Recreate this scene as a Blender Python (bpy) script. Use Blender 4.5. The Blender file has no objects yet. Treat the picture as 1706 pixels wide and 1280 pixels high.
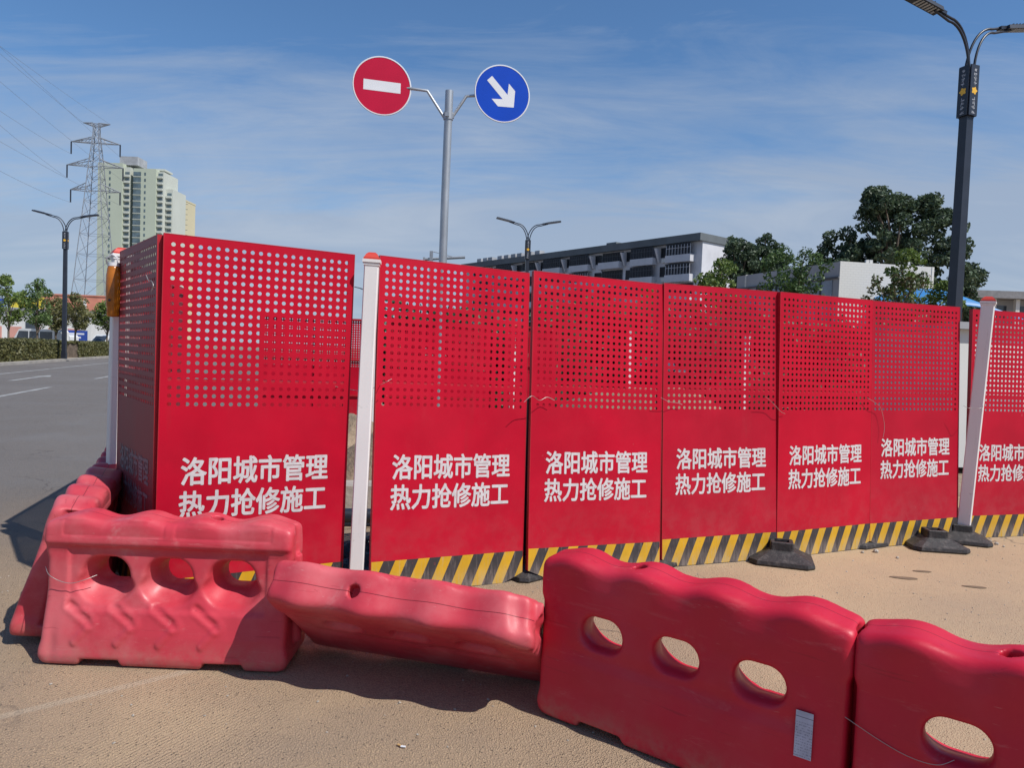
import bpy, math, random
import numpy as np
from mathutils import Matrix, Vector
random.seed(7); rng = np.random.default_rng(11)
S = bpy.context.scene
COL = S.collection

# ------------------------------------------------------------------ camera
CAM_H, PITCH, ROLL, FPX = 1.458, 0.04055, 0.0377, 1210.1
cd = bpy.data.cameras.new('camera'); cam = bpy.data.objects.new('camera', cd); COL.objects.link(cam)
fw = Vector((0, math.cos(PITCH), -math.sin(PITCH))); up = Vector((0, math.sin(PITCH), math.cos(PITCH))); rt = Vector((1, 0, 0))
r2 = rt*math.cos(ROLL) + up*math.sin(ROLL); u2 = up*math.cos(ROLL) - rt*math.sin(ROLL)
M = Matrix((r2, u2, -fw)).transposed().to_4x4(); M.translation = (0, 0, CAM_H); cam.matrix_world = M
cd.sensor_width = 36; cd.lens = 36*FPX/1706; cd.clip_start = 0.05; cd.clip_end = 6000
S.camera = cam

# ------------------------------------------------------------------ light
SUN = Vector((1.30, -0.88, 2.0)).normalized()
SUN_EL = math.asin(SUN.z); SUN_AZ = math.atan2(SUN.x, SUN.y)
W = bpy.data.worlds.new('World'); S.world = W; W.use_nodes = True
nt = W.node_tree; nt.nodes.clear()
def wn(t, **k):
    n = nt.nodes.new(t)
    for a, b in k.items(): setattr(n, a, b)
    return n
sky = wn('ShaderNodeTexSky', sky_type='NISHITA', sun_disc=False, sun_elevation=SUN_EL, sun_rotation=SUN_AZ, altitude=100, air_density=1.0, dust_density=0.5, ozone_density=3.0)
geo = wn('ShaderNodeTexCoord'); sep = wn('ShaderNodeSeparateXYZ'); nt.links.new(geo.outputs['Generated'], sep.inputs[0])
def wm(op, a, b=None, c=None, clamp=False):
    n = wn('ShaderNodeMath', operation=op, use_clamp=clamp)
    for i, v in enumerate((a, b, c)):
        if v is None: continue
        if isinstance(v, (int, float)): n.inputs[i].default_value = v
        else: nt.links.new(v, n.inputs[i])
    return n.outputs[0]
zc = wm('MAXIMUM', sep.outputs['Z'], 0.0)
zz = wm('ADD', zc, 0.16)
cx = wm('DIVIDE', sep.outputs['X'], zz); cy = wm('DIVIDE', sep.outputs['Y'], zz)
comb = wn('ShaderNodeCombineXYZ'); nt.links.new(cx, comb.inputs[0]); nt.links.new(cy, comb.inputs[1])
def cloud(rot, scale, nscale, detail, rough, dist, loc=(0, 0, 0)):
    mp = wn('ShaderNodeMapping'); mp.inputs['Rotation'].default_value = (0, 0, math.radians(rot)); mp.inputs['Scale'].default_value = scale; mp.inputs['Location'].default_value = loc
    nt.links.new(comb.outputs[0], mp.inputs[0])
    n = wn('ShaderNodeTexNoise'); n.inputs['Scale'].default_value = nscale; n.inputs['Detail'].default_value = detail; n.inputs['Roughness'].default_value = rough; n.inputs['Distortion'].default_value = dist
    nt.links.new(mp.outputs[0], n.inputs['Vector']); return n.outputs['Fac']
n1 = cloud(50, (0.42, 0.95, 1), 0.80, 8, 0.58, 0.8, (3.1, 1.7, 0))
n2 = cloud(62, (0.55, 1.9, 1), 1.9, 9, 0.64, 1.4, (0.4, 4.2, 0))
n3 = cloud(10, (0.4, 0.6, 1), 0.7, 3, 0.5, 0.2, (7.0, 2.0, 0))
s = wm('ADD', wm('ADD', wm('MULTIPLY', n1, 0.56), wm('MULTIPLY', n2, 0.24)), wm('MULTIPLY', n3, 0.20))
hz = wm('POWER', wm('SUBTRACT', 1.0, zc), 2.6)          # more veil low down
s = wm('ADD', s, wm('MULTIPLY', wm('SUBTRACT', hz, 0.47), 0.66))
s = wm('MULTIPLY', wm('SUBTRACT', s, 0.392), 4.6, clamp=True)
s = wm('SMOOTH_MIN', s, 0.85, 0.25)
mix = wn('ShaderNodeMix', data_type='RGBA'); nt.links.new(s, mix.inputs[0])
tint = wn('ShaderNodeMix', data_type='RGBA', blend_type='MULTIPLY'); tint.inputs[0].default_value = 1
nt.links.new(sky.outputs[0], tint.inputs[6]); tint.inputs[7].default_value = (0.70, 0.93, 1.10, 1)
nt.links.new(tint.outputs[2], mix.inputs[6]); mix.inputs[7].default_value = (3.2, 3.85, 4.95, 1)
n4 = cloud(48, (0.50, 1.05, 1), 1.05, 10, 0.60, 1.3, (5.3, 0.6, 0))
wisp = wm('MULTIPLY', wm('SUBTRACT', n4, 0.45), 3.4, clamp=True)
wisp = wm('MULTIPLY', wm('MULTIPLY', wisp, wm('POWER', s, 1.0)), 0.62)
mix2 = wn('ShaderNodeMix', data_type='RGBA'); nt.links.new(wisp, mix2.inputs[0]); nt.links.new(mix.outputs[2], mix2.inputs[6]); mix2.inputs[7].default_value = (4.9, 5.4, 6.1, 1)
bg = wn('ShaderNodeBackground'); bg.inputs['Strength'].default_value = 0.115
nt.links.new(mix2.outputs[2], bg.inputs['Color']); wo = wn('ShaderNodeOutputWorld'); nt.links.new(bg.outputs[0], wo.inputs[0])
sd = bpy.data.lights.new('sun', 'SUN'); sd.energy = 4.9; sd.angle = math.radians(0.5); sd.color = (1, 0.955, 0.89)
so = bpy.data.objects.new('sun', sd); COL.objects.link(so); so.rotation_euler = SUN.to_track_quat('Z', 'Y').to_euler()
S.view_settings.view_transform = 'Standard'; S.view_settings.look = 'None'; S.view_settings.gamma = 1; S.view_settings.use_curve_mapping = False
S.view_settings.exposure = 0.0
S.cycles.max_bounces = 6; S.cycles.transparent_max_bounces = 8

# ------------------------------------------------------------------ materials
def srgb(r, g, b):
    f = lambda c: (c/255/12.92) if c/255 <= 0.04045 else ((c/255+0.055)/1.055)**2.4
    return (f(r), f(g), f(b), 1)
class Mat:
    def __init__(s, name, col=(0.5, 0.5, 0.5), rough=0.6, metal=0.0, spec=0.5):
        s.m = bpy.data.materials.new(name); s.m.use_nodes = True; s.t = s.m.node_tree
        s.b = s.t.nodes['Principled BSDF']; c = tuple(col)[:3]+(1,)
        s.b.inputs['Base Color'].default_value = c; s.b.inputs['Roughness'].default_value = rough
        s.b.inputs['Metallic'].default_value = metal; s.b.inputs['Specular IOR Level'].default_value = spec
        s.cur = None; s.c0 = c
        s.tc = s.t.nodes.new('ShaderNodeTexCoord')
    def n(s, t, **k):
        x = s.t.nodes.new(t)
        for a, b in k.items(): setattr(x, a, b)
        return x
    def L(s, a, b): s.t.links.new(a, b)
    rnd = False
    def noise(s, scale, detail=4, rough=0.55, coord='Object', vscale=None, dist=0):
        n = s.n('ShaderNodeTexNoise'); n.inputs['Scale'].default_value = scale; n.inputs['Detail'].default_value = detail; n.inputs['Roughness'].default_value = rough; n.inputs['Distortion'].default_value = dist
        src = s.tc.outputs[coord]
        if s.rnd and coord == 'Object':
            if not hasattr(s, '_ro'):
                oi = s.n('ShaderNodeObjectInfo'); sc_ = s.n('ShaderNodeVectorMath', operation='SCALE'); sc_.inputs[0].default_value = (13.0, 7.0, 3.1); s.L(oi.outputs['Random'], sc_.inputs['Scale'])
                ad = s.n('ShaderNodeVectorMath', operation='ADD'); s.L(src, ad.inputs[0]); s.L(sc_.outputs[0], ad.inputs[1]); s._ro = ad.outputs[0]
            src = s._ro
        if vscale:
            mp = s.n('ShaderNodeMapping'); mp.inputs['Scale'].default_value = vscale; s.L(src, mp.inputs[0]); src = mp.outputs[0]
        s.L(src, n.inputs['Vector']); return n.outputs['Fac']
    def ramp(s, fac, lo, hi, a=0.0, b=1.0):
        n = s.n('ShaderNodeMapRange', clamp=True); n.interpolation_type = 'SMOOTHSTEP'
        n.inputs['From Min'].default_value = lo; n.inputs['From Max'].default_value = hi; n.inputs['To Min'].default_value = a; n.inputs['To Max'].default_value = b
        s.L(fac, n.inputs['Value']); return n.outputs[0]
    def math(s, op, a, b=0.0, clamp=False):
        n = s.n('ShaderNodeMath', operation=op, use_clamp=clamp)
        for i, v in enumerate((a, b)):
            if isinstance(v, (int, float)): n.inputs[i].default_value = v
            else: s.L(v, n.inputs[i])
        return n.outputs[0]
    def mixc(s, fac, col):
        x = s.n('ShaderNodeMix', data_type='RGBA')
        if isinstance(fac, (int, float)): x.inputs[0].default_value = fac
        else: s.L(fac, x.inputs[0])
        if s.cur is None: x.inputs[6].default_value = s.c0
        else: s.L(s.cur, x.inputs[6])
        x.inputs[7].default_value = tuple(col)[:3]+(1,)
        s.cur = x.outputs[2]; s.L(s.cur, s.b.inputs['Base Color']); return s
    def vary(s, scale, lo, hi, detail=3, vscale=None, coord='Object'):
        """multiply base colour by a noise factor"""
        f = s.ramp(s.noise(scale, detail, vscale=vscale, coord=coord), 0.3, 0.7, lo, hi)
        x = s.n('ShaderNodeVectorMath', operation='SCALE')
        if s.cur is None: x.inputs[0].default_value = s.c0[:3]
        else: s.L(s.cur, x.inputs[0])
        s.L(f, x.inputs['Scale']); s.cur = x.outputs[0]; s.L(s.cur, s.b.inputs['Base Color']); return s
    def bump(s, fac, strength=0.3, dist=0.01):
        x = s.n('ShaderNodeBump'); x.inputs['Strength'].default_value = strength; x.inputs['Distance'].default_value = dist
        s.L(fac, x.inputs['Height'])
        if s.b.inputs['Normal'].is_linked: s.L(s.b.inputs['Normal'].links[0].from_socket, x.inputs['Normal'])
        s.L(x.outputs[0], s.b.inputs['Normal']); return s
    def roughv(s, fac): s.L(fac, s.b.inputs['Roughness']); return s

def simple(name, col, rough=0.6, metal=0, v=0.15, vs=3.0, spec=0.5):
    m = Mat(name, col, rough, metal, spec)
    if v: m.vary(vs, 1-v, 1+v)
    return m.m

# red painted perforated sheet
def red_sheet(name, col, dustamt=1.0):
    m = Mat(name, col, 0.5, spec=0.14); m.rnd = True
    m.vary(2.2, 0.9, 1.08)
    m.mixc(m.ramp(m.noise(5.0, 6, 0.7, vscale=(1, 1, 0.25)), 0.52, 0.85, 0, 0.10*dustamt), (0.42, 0.08, 0.09))       # chalky streaks
    sp = m.n('ShaderNodeSeparateXYZ'); m.L(m.tc.outputs['Object'], sp.inputs[0])
    low = m.ramp(sp.outputs['Z'], 0.75, 0.05, 0, 0.28*dustamt)
    m.mixc(m.math('MULTIPLY', low, m.ramp(m.noise(9, 5, 0.65), 0.35, 0.7, 0.2, 1)), (0.36, 0.085, 0.09))
    m.mixc(m.ramp(m.noise(60, 3, 0.7, vscale=(1, 1, 0.5)), 0.72, 0.80, 0, 0.4*dustamt), (0.55, 0.35, 0.33))          # scuffs
    m.roughv(m.ramp(m.noise(4, 4), 0.3, 0.7, 0.36, 0.58)); m.bump(m.noise(1.9, 2), 0.35, 0.03); m.bump(m.noise(7, 3), 0.12, 0.006)
    m.mixc(m.ramp(m.noise(150, 2, 0.6), 0.74, 0.79, 0, 0.35), (0.10, 0.02, 0.02))
    m.mixc(m.ramp(m.noise(3.2, 6, 0.72, vscale=(2.2, 1, 0.22)), 0.60, 0.78, 0, 0.20*dustamt), (0.22, 0.03, 0.03))
    return m.m
PANEL_RED = (0.435, 0.0040, 0.0215)
M_sheet = red_sheet('red_paint_sheet', PANEL_RED)
M_sheet2 = red_sheet('red_paint_sheet_dull', (0.405, 0.0065, 0.024), 1.3)
M_side = Mat('shade_toned_red_sheet', (0.30, 0.010, 0.022), 0.5, spec=0.3); M_side.mixc(M_side.ramp(M_side.noise(1.6, 6, 0.65), 0.25, 0.75, 0.40, 0.72), (0.14, 0.040, 0.048)); M_side.mixc(M_side.ramp(M_side.noise(9, 6, 0.7, vscale=(1, 1, .3)), .5, .8, 0, .4), (0.15, 0.085, 0.085)); M_side = M_side.m  # darker copy of the red sheet: shade of the side panels painted into its colour
M_frame = simple('red_paint_frame', (0.38, 0.006, 0.016), 0.45, v=0.12)
M_letter = Mat('white_print', (0.56, 0.53, 0.53), 0.6); M_letter.rnd = True; M_letter.vary(30, 0.88, 1.05); M_letter.mixc(M_letter.ramp(M_letter.noise(70, 5, 0.75), 0.63, 0.70, 0, 0.75), (0.40, 0.02, 0.04)); M_letter.mixc(M_letter.ramp(M_letter.noise(6, 5, 0.7), 0.50, 0.75, 0, 0.30), (0.42, 0.22, 0.22)); M_letter = M_letter.m
def stripe_mat(name, col, dirt):
    m = Mat(name, col, 0.55); m.rnd = True; m.vary(6, 0.88, 1.08)
    sp = m.n('ShaderNodeSeparateXYZ'); m.L(m.tc.outputs['Object'], sp.inputs[0])
    low = m.ramp(sp.outputs['Z'], 0.15, 0.0, 0.0, 0.8)
    m.mixc(m.math('MULTIPLY', low, m.ramp(m.noise(45, 5, 0.7, vscale=(1, 1, 0.15)), 0.3, 0.65)), dirt)
    m.mixc(m.ramp(m.noise(70, 4, 0.7, vscale=(1, 1, 0.12)), 0.52, 0.75, 0, 0.55), dirt); m.mixc(m.ramp(m.noise(28, 5, 0.8), 0.63, 0.70, 0, 0.7), (0.30, 0.05, 0.05))
    return m.m
M_yel = stripe_mat('yellow_paint', (0.56, 0.31, 0.008), (0.42, 0.33, 0.18))
M_blk = stripe_mat('black_paint', (0.035, 0.03, 0.032), (0.22, 0.18, 0.16))
M_post = Mat('white_post_paint', (0.74, 0.72, 0.70), 0.5); M_post.vary(2, 0.93, 1.04, vscale=(1, 1, 0.4)); M_post.mixc(M_post.ramp(M_post.noise(14, 5, 0.7), 0.62, 0.75, 0, 0.5), (0.30, 0.26, 0.22)); M_post.mixc(M_post.ramp(M_post.noise(40, 4, 0.7, vscale=(1, 1, .08)), 0.55, 0.8, 0, 0.35), (0.42, 0.38, 0.34)); M_post = M_post.m
M_capred = simple('red_cap_plastic', (0.50, 0.035, 0.02), 0.5)
M_rubber = Mat('black_rubber', (0.022, 0.020, 0.021), 0.6); M_rubber.mixc(M_rubber.ramp(M_rubber.noise(22, 6, 0.7), 0.45, 0.75, 0, 0.55), (0.14, 0.12, 0.11)); M_rubber.bump(M_rubber.noise(60, 4), 0.5, 0.006); M_rubber = M_rubber.m
# barrier plastic
def barrier_mat(name, col, pale, amt):
    m = Mat(name, col, 0.46, spec=0.36); m.rnd = True
    m.vary(3.0, 0.92, 1.07)
    m.mixc(m.ramp(m.noise(2.6, 6, 0.62), 0.40, 0.72, 0.05, amt), pale)
    # long scratches and rubbed dust
    m.mixc(m.ramp(m.noise(7, 7, 0.75, vscale=(0.6, 1, 3.0), dist=0.6), 0.56, 0.80, 0, amt*0.9), (0.56, 0.20, 0.20))
    m.mixc(m.ramp(m.noise(90, 2, 0.8, vscale=(0.15, 1, 1.3)), 0.70, 0.78, 0, 0.5*amt+0.08), (0.60, 0.30, 0.29))
    m.mixc(m.ramp(m.noise(11, 6, 0.8), 0.66, 0.80, 0, 0.50*amt), (0.50, 0.36, 0.30))
    m.mixc(m.ramp(m.noise(3.3, 5, 0.7), 0.60, 0.74, 0, 0.5*max(0, amt-0.3)), (0.55, 0.42, 0.38))
    wl = m.noise(55, 2, 0.5, vscale=(0.05, 1, 1.0), dist=1.0); m.mixc(m.ramp(wl, 0.685, 0.71, 0, 0.30), (0.22, 0.012, 0.022))
    # dirt at the foot
    sp = m.n('ShaderNodeSeparateXYZ'); m.L(m.tc.outputs['Object'], sp.inputs[0])
    low = m.ramp(sp.outputs['Z'], 0.16, 0.0, 0, 0.6)
    m.mixc(m.math('MULTIPLY', low, m.ramp(m.noise(14, 5, 0.7), 0.3, 0.7)), (0.36, 0.17, 0.14))
    # parting line along the ridge
    a = m.math('ABSOLUTE', sp.outputs['Y']); line = m.math('MULTIPLY', m.math('LESS_THAN', a, 0.0016), m.math('GREATER_THAN', sp.outputs['Z'], 0.60))
    m.mixc(m.math('MULTIPLY', line, 0.75), (0.10, 0.008, 0.015))
    m.roughv(m.ramp(m.noise(6, 5, 0.6), 0.3, 0.7, 0.34, 0.62))
    m.bump(m.noise(5, 3), 0.22, 0.012); m.bump(m.noise(160, 3, 0.7), 0.12, 0.002); m.bump(m.math('MULTIPLY', line, -1.0), 0.5, 0.003)
    m.b.inputs['Subsurface Weight'].default_value = 0.0
    return m.m
M_bar_faded = barrier_mat('faded_red_barrier_plastic', (0.50, 0.034, 0.056), (0.56, 0.12, 0.135), 0.9)
M_bar_bright = barrier_mat('red_barrier_plastic', (0.50, 0.011, 0.034), (0.54, 0.050, 0.080), 0.45)
M_galv = Mat('galvanised_steel', (0.42, 0.44, 0.46), 0.42, 0.65); M_galv.vary(8, 0.85, 1.1, vscale=(1, 1, 0.3)); M_galv = M_galv.m
M_wire = simple('tie_wire', (0.42, 0.38, 0.36), 0.4, 0.7)
M_dark = simple('dark_grey_lamp_paint', (0.018, 0.022, 0.034), 0.38)
M_led = simple('led_panel', (0.35, 0.36, 0.38), 0.3)
M_gold = simple('gold_emblem', (0.75, 0.42, 0.03), 0.4)
M_palep = simple('pale_print', (0.5, 0.52, 0.56), 0.5)
M_sred = simple('sign_red', (0.46, 0.006, 0.040), 0.5, v=0.05, spec=0.15)
M_sblue = simple('sign_blue', (0.002, 0.055, 0.44), 0.5, v=0.05, spec=0.15)
M_swhite = simple('sign_white', (0.66, 0.67, 0.70), 0.45, v=0.04)
M_amber = Mat('amber_plastic', (0.62, 0.20, 0.015), 0.22); M_amber.b.inputs['Transmission Weight'].default_value = 0.35; M_amber.vary(9, 0.7, 1.15); M_amber = M_amber.m
M_concrete = Mat('concrete', (0.34, 0.30, 0.26), 0.85); M_concrete.vary(4, 0.8, 1.15); M_concrete.bump(M_concrete.noise(20, 5), 0.4, 0.02); M_concrete = M_concrete.m
M_glass = simple('dark_window_glass', (0.035, 0.045, 0.06), 0.12, v=0.3, vs=0.6, spec=0.8)
M_tarp = Mat('black_plastic_sheet', (0.012, 0.012, 0.014), 0.22); M_tarp.bump(M_tarp.noise(9, 6, 0.6, dist=1.5), 0.9, 0.05); M_tarp = M_tarp.m
M_rubble = Mat('rubble_stone', (0.40, 0.36, 0.31), 0.9); M_rubble.vary(3, 0.6, 1.2, coord='Generated'); M_rubble = M_rubble.m
M_trunk = simple('bark', (0.13, 0.10, 0.075), 0.9, v=0.25, vs=8)
def leaf_mat(name, c1, c2):
    m = Mat(name, c1, 0.55); oi = m.n('ShaderNodeObjectInfo')
    g = m.n('ShaderNodeNewGeometry')
    m.mixc(m.ramp(g.outputs['Random Per Island'], 0.0, 1.0), c2)
    m.b.inputs['Transmission Weight'].default_value = 0.0
    # thin leaf: some light passes through
    tr = m.n('ShaderNodeBsdfTranslucent'); m.L(m.cur, tr.inputs['Color'])
    mx = m.n('ShaderNodeMixShader'); mx.inputs[0].default_value = 0.25
    out = m.t.nodes['Material Output']; m.L(m.b.outputs[0], mx.inputs[1]); m.L(tr.outputs[0], mx.inputs[2]); m.L(mx.outputs[0], out.inputs[0])
    return m.m
L_dark = leaf_mat('dark_green_leaves', (0.034, 0.064, 0.038), (0.105, 0.150, 0.078))
L_mid = leaf_mat('green_leaves', (0.045, 0.090, 0.022), (0.085, 0.15, 0.038))
L_light = leaf_mat('light_green_leaves', (0.085, 0.14, 0.026), (0.16, 0.22, 0.045))
L_hedge = leaf_mat('hedge_leaves', (0.075, 0.085, 0.030), (0.16, 0.15, 0.055))
L_street = leaf_mat('street_tree_leaves', (0.07, 0.12, 0.035), (0.13, 0.20, 0.06))
L_olive = leaf_mat('olive_leaves', (0.13, 0.12, 0.04), (0.16, 0.17, 0.06))
L_bronze = leaf_mat('bronze_green_leaves', (0.09, 0.06, 0.025), (0.07, 0.12, 0.03))

# ------------------------------------------------------------------ object helpers
def tag(o, label=None, cat=None, group=None, kind=None):
    if label: o['label'] = label
    if cat: o['category'] = cat
    if group: o['group'] = group
    if kind: o['kind'] = kind
    return o
def thing(name, label, cat, loc=(0, 0, 0), rz=0, group=None, mat=None):
    o = bpy.data.objects.new(name, None); COL.objects.link(o); o.empty_display_size = 0.2
    if mat is not None: o.matrix_world = mat
    else: o.location = loc; o.rotation_euler = (0, 0, rz)
    return tag(o, label, cat, group)
class MB:
    """collects faces (verts, face lists, material slots)"""
    def __init__(s): s.v = []; s.f = []; s.mi = []; s.smooth = []
    def add(s, vs, fs, mi=0, sm=False):
        b = len(s.v); s.v += [tuple(p) for p in vs]
        for f in fs: s.f.append([b+i for i in f]); s.mi.append(mi); s.smooth.append(sm)
    def box(s, c, size, mi=0, mat=None, taper=None):
        hx, hy, hz_ = [q/2 for q in size]; tx = ty = 1
        if taper: tx, ty = taper
        vs = [(sx*hx*(tx if z > 0 else 1), sy*hy*(ty if z > 0 else 1), z*hz_) for z in (-1, 1) for sx, sy in ((-1, -1), (1, -1), (1, 1), (-1, 1))]
        if mat is not None: vs = [tuple(mat @ Vector(p)) for p in vs]
        vs = [(p[0]+c[0], p[1]+c[1], p[2]+c[2]) for p in vs]
        s.add(vs, [(3, 2, 1, 0), (4, 5, 6, 7), (0, 1, 5, 4), (1, 2, 6, 5), (2, 3, 7, 6), (3, 0, 4, 7)], mi)
    def tube(s, pts, r, n=8, mi=0, cap=True, sm=True, rs=None):
        pts = [Vector(p) for p in pts]; rings = []; prev = None
        for i, p in enumerate(pts):
            d = (pts[min(i+1, len(pts)-1)]-pts[max(i-1, 0)]).normalized()
            if prev is None:
                a = d.orthogonal().normalized() if abs(d.z) < 0.95 else Vector((1, 0, 0))
                if abs(d.z) >= 0.95: a = (a-d*a.dot(d)).normalized()
            else: a = (prev-d*prev.dot(d)).normalized()
            prev = a; b = d.cross(a); rr = rs[i] if rs else r
            rings.append([tuple(p+(a*math.cos(t)+b*math.sin(t))*rr) for t in [2*math.pi*(k+0.5)/n for k in range(n)]])
        vs = [q for R_ in rings for q in R_]; fs = []
        for i in range(len(rings)-1):
            for k in range(n): fs.append((i*n+k, i*n+(k+1) % n, (i+1)*n+(k+1) % n, (i+1)*n+k))
        s.add(vs, fs, mi, sm)
        if cap: s.add(rings[0], [tuple(range(n))[::-1]], mi); s.add(rings[-1], [tuple(range(n))], mi)
    def beam(s, a, b, w, mi=0): s.tube([a, b], w*0.7071, 4, mi, sm=False)
    def prism(s, poly, y0, y1, mi=0):
        """poly in xz plane, extruded along y"""
        n = len(poly); vs = [(x, y0, z) for x, z in poly]+[(x, y1, z) for x, z in poly]
        s.add(vs, [tuple(range(n)), tuple(range(2*n-1, n-1, -1))]+[(i, n+i, n+(i+1) % n, (i+1) % n) for i in range(n)], mi)
    def mesh(s, name, mats):
        me = bpy.data.meshes.new(name); me.from_pydata(s.v, [], s.f)
        for m in mats: me.materials.append(m)
        me.polygons.foreach_set('material_index', s.mi); me.polygons.foreach_set('use_smooth', s.smooth); me.update(); return me
    def build(s, name, mats, parent=None, **k):
        if not isinstance(mats, (list, tuple)): mats = [mats]
        return put(name, s.mesh(name, mats), parent, **k)
def put(name, me, parent=None, label=None, cat=None, group=None, kind=None, loc=None, rot=None):
    o = bpy.data.objects.new(name, me); COL.objects.link(o)
    if parent is not None: o.parent = parent
    if loc is not None: o.location = loc
    if rot is not None: o.rotation_euler = rot
    return tag(o, label, cat, group, kind)
def np_mesh(name, V, F, mats, smooth=False, mi=None):
    me = bpy.data.meshes.new(name); k = F.shape[1]
    me.vertices.add(len(V)); me.vertices.foreach_set('co', np.asarray(V, dtype=np.float32).ravel())
    me.loops.add(F.size); me.loops.foreach_set('vertex_index', F.astype(np.int32).ravel())
    me.polygons.add(len(F)); me.polygons.foreach_set('loop_start', np.arange(len(F), dtype=np.int32)*k); 
    me.polygons.foreach_set('use_smooth', np.full(len(F), smooth))
    if mi is not None: me.polygons.foreach_set('material_index', mi.astype(np.int32))
    for m in mats: me.materials.append(m)
    me.update(calc_edges=True); me.validate(); return me
def copy_tree(o, parent=None):
    c = o.copy(); COL.objects.link(c); c.parent = parent
    for ch in [x for x in bpy.data.objects if x.parent is o]: copy_tree(ch, c)
    return c

# ------------------------------------------------------------------ the ground
def ground_mat(name):
    m = Mat(name, (0.145, 0.145, 0.15), 0.86)
    P = m.tc.outputs['Object']
    sp = m.n('ShaderNodeSeparateXYZ'); m.L(P, sp.inputs[0])
    d = m.math('ADD', m.math('MULTIPLY', sp.outputs['X'], -1.2), m.math('MULTIPLY', sp.outputs['Y'], 0.7))
    d = m.math('ADD', d, m.math('MULTIPLY', m.math('SUBTRACT', m.noise(0.35, 5, 0.6), 0.5), 6.0))
    dust = m.ramp(d, 11.0, 4.0, 0.0, 1.0)
    big = m.noise(0.8, 5, 0.6)
    m.vary(0.25, 0.88, 1.10); m.mixc(m.ramp(m.noise(0.5, 6, 0.7, vscale=(1, .35, 1)), .5, .75, 0, .35), (0.10, 0.10, 0.105))
    m.mixc(m.math('MULTIPLY', dust, m.ramp(big, 0.25, 0.6, 0.72, 1.0)), (0.43, 0.305, 0.190))
    # paler and yellower worn patches, darker greyish ones
    m.mixc(m.math('MULTIPLY', dust, m.ramp(m.noise(1.3, 6, 0.62, dist=0.4), 0.50, 0.70, 0, 0.55)), (0.50, 0.36, 0.215))
    m.mixc(m.ramp(m.noise(2.1, 5, 0.65, dist=0.3), 0.58, 0.74, 0, 0.22), (0.19, 0.165, 0.14))
    # smooth earth film towards the right, bare aggregate to the left and near
    film = m.math('ADD', m.ramp(sp.outputs['X'], 0.2, 2.4, 0, 0.85), m.math('MULTIPLY', m.ramp(m.noise(0.9, 4), 0.45, 0.7), 0.5), clamp=True)
    vo = m.n('ShaderNodeTexVoronoi'); vo.inputs['Scale'].default_value = 135; m.L(P, vo.inputs['Vector'])
    grit = m.ramp(vo.outputs['Distance'], 0.25, 0.62, 0, 1)
    vo2 = m.n('ShaderNodeTexVoronoi'); vo2.inputs['Scale'].default_value = 62; m.L(P, vo2.inputs['Vector'])
    pit = m.math('MULTIPLY', m.ramp(vo2.outputs['Distance'], 0.30, 0.08, 0, 1), m.ramp(m.noise(34, 2), 0.46, 0.54))
    bare = m.math('SUBTRACT', 1.0, m.math('MULTIPLY', film, 0.6))
    m.mixc(m.math('MULTIPLY', m.math('MULTIPLY', grit, bare), 0.55), (0.17, 0.125, 0.088))
    m.mixc(m.math('MULTIPLY', m.math('MULTIPLY', pit, bare), 0.75), (0.045, 0.038, 0.033))
    m.mixc(m.math('MULTIPLY', m.math('MULTIPLY', m.ramp(vo.outputs['Distance'], 0.16, 0.0), bare), 0.30), (0.52, 0.46, 0.38))
    m.mixc(m.math('MULTIPLY', m.math('MULTIPLY', film, dust), m.ramp(m.noise(0.6, 5, 0.6), 0.3, 0.6, 0.15, 0.5)), (0.46, 0.325, 0.195))
    # oil stains and dark scuffs
    m.mixc(m.ramp(m.noise(1.9, 3, 0.5, vscale=(0.5, 1.6, 1)), 0.70, 0.78, 0, 0.35), (0.12, 0.095, 0.075))
    # cracks
    v3 = m.n('ShaderNodeTexVoronoi', feature='DISTANCE_TO_EDGE'); v3.inputs['Scale'].default_value = 0.42
    mp = m.n('ShaderNodeVectorMath', operation='ADD'); ns = m.n('ShaderNodeTexNoise'); ns.inputs['Scale'].default_value = 1.6; ns.inputs['Detail'].default_value = 6; m.L(P, ns.inputs['Vector'])
    m.L(P, mp.inputs[0]); m.L(ns.outputs['Color'], mp.inputs[1]); m.L(mp.outputs[0], v3.inputs['Vector'])
    crack = m.math('MULTIPLY', m.ramp(v3.outputs['Distance'], 0.007, 0.002, 0, 1), m.ramp(m.noise(0.7, 2), 0.46, 0.56))
    m.mixc(m.math('MULTIPLY', crack, 0.55), (0.06, 0.05, 0.045))
    h = m.math('SUBTRACT', m.math('MULTIPLY', m.math('SUBTRACT', 1.0, grit), bare), m.math('MULTIPLY', pit, 1.2))
    m.bump(h, 0.8, 0.005); m.bump(m.noise(6, 5, 0.6), 0.35, 0.012)
    # fine brushed ridges in the lower left
    wv = m.n('ShaderNodeTexWave'); wv.inputs['Scale'].default_value = 18; wv.inputs['Distortion'].default_value = 1.2; wv.inputs['Detail'].default_value = 2
    mq = m.n('ShaderNodeMapping'); mq.inputs['Rotation'].default_value = (0, 0, math.radians(28)); m.L(P, mq.inputs[0]); m.L(mq.outputs[0], wv.inputs['Vector'])
    zone = m.math('MULTIPLY', m.ramp(sp.outputs['X'], -0.55, -1.0), m.ramp(sp.outputs['Y'], 3.3, 3.0))
    m.bump(m.math('MULTIPLY', wv.outputs['Fac'], m.math('MULTIPLY', zone, m.ramp(m.noise(1.1, 3), 0.35, 0.6, 0.2, 1))), 0.35, 0.005)
    # pale dust-filled joint crossing the lower left
    jn = m.math('ABSOLUTE', m.math('ADD', m.math('ADD', m.math('MULTIPLY', sp.outputs['X'], -0.650), m.math('MULTIPLY', sp.outputs['Y'], 0.760)), -3.307))
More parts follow.
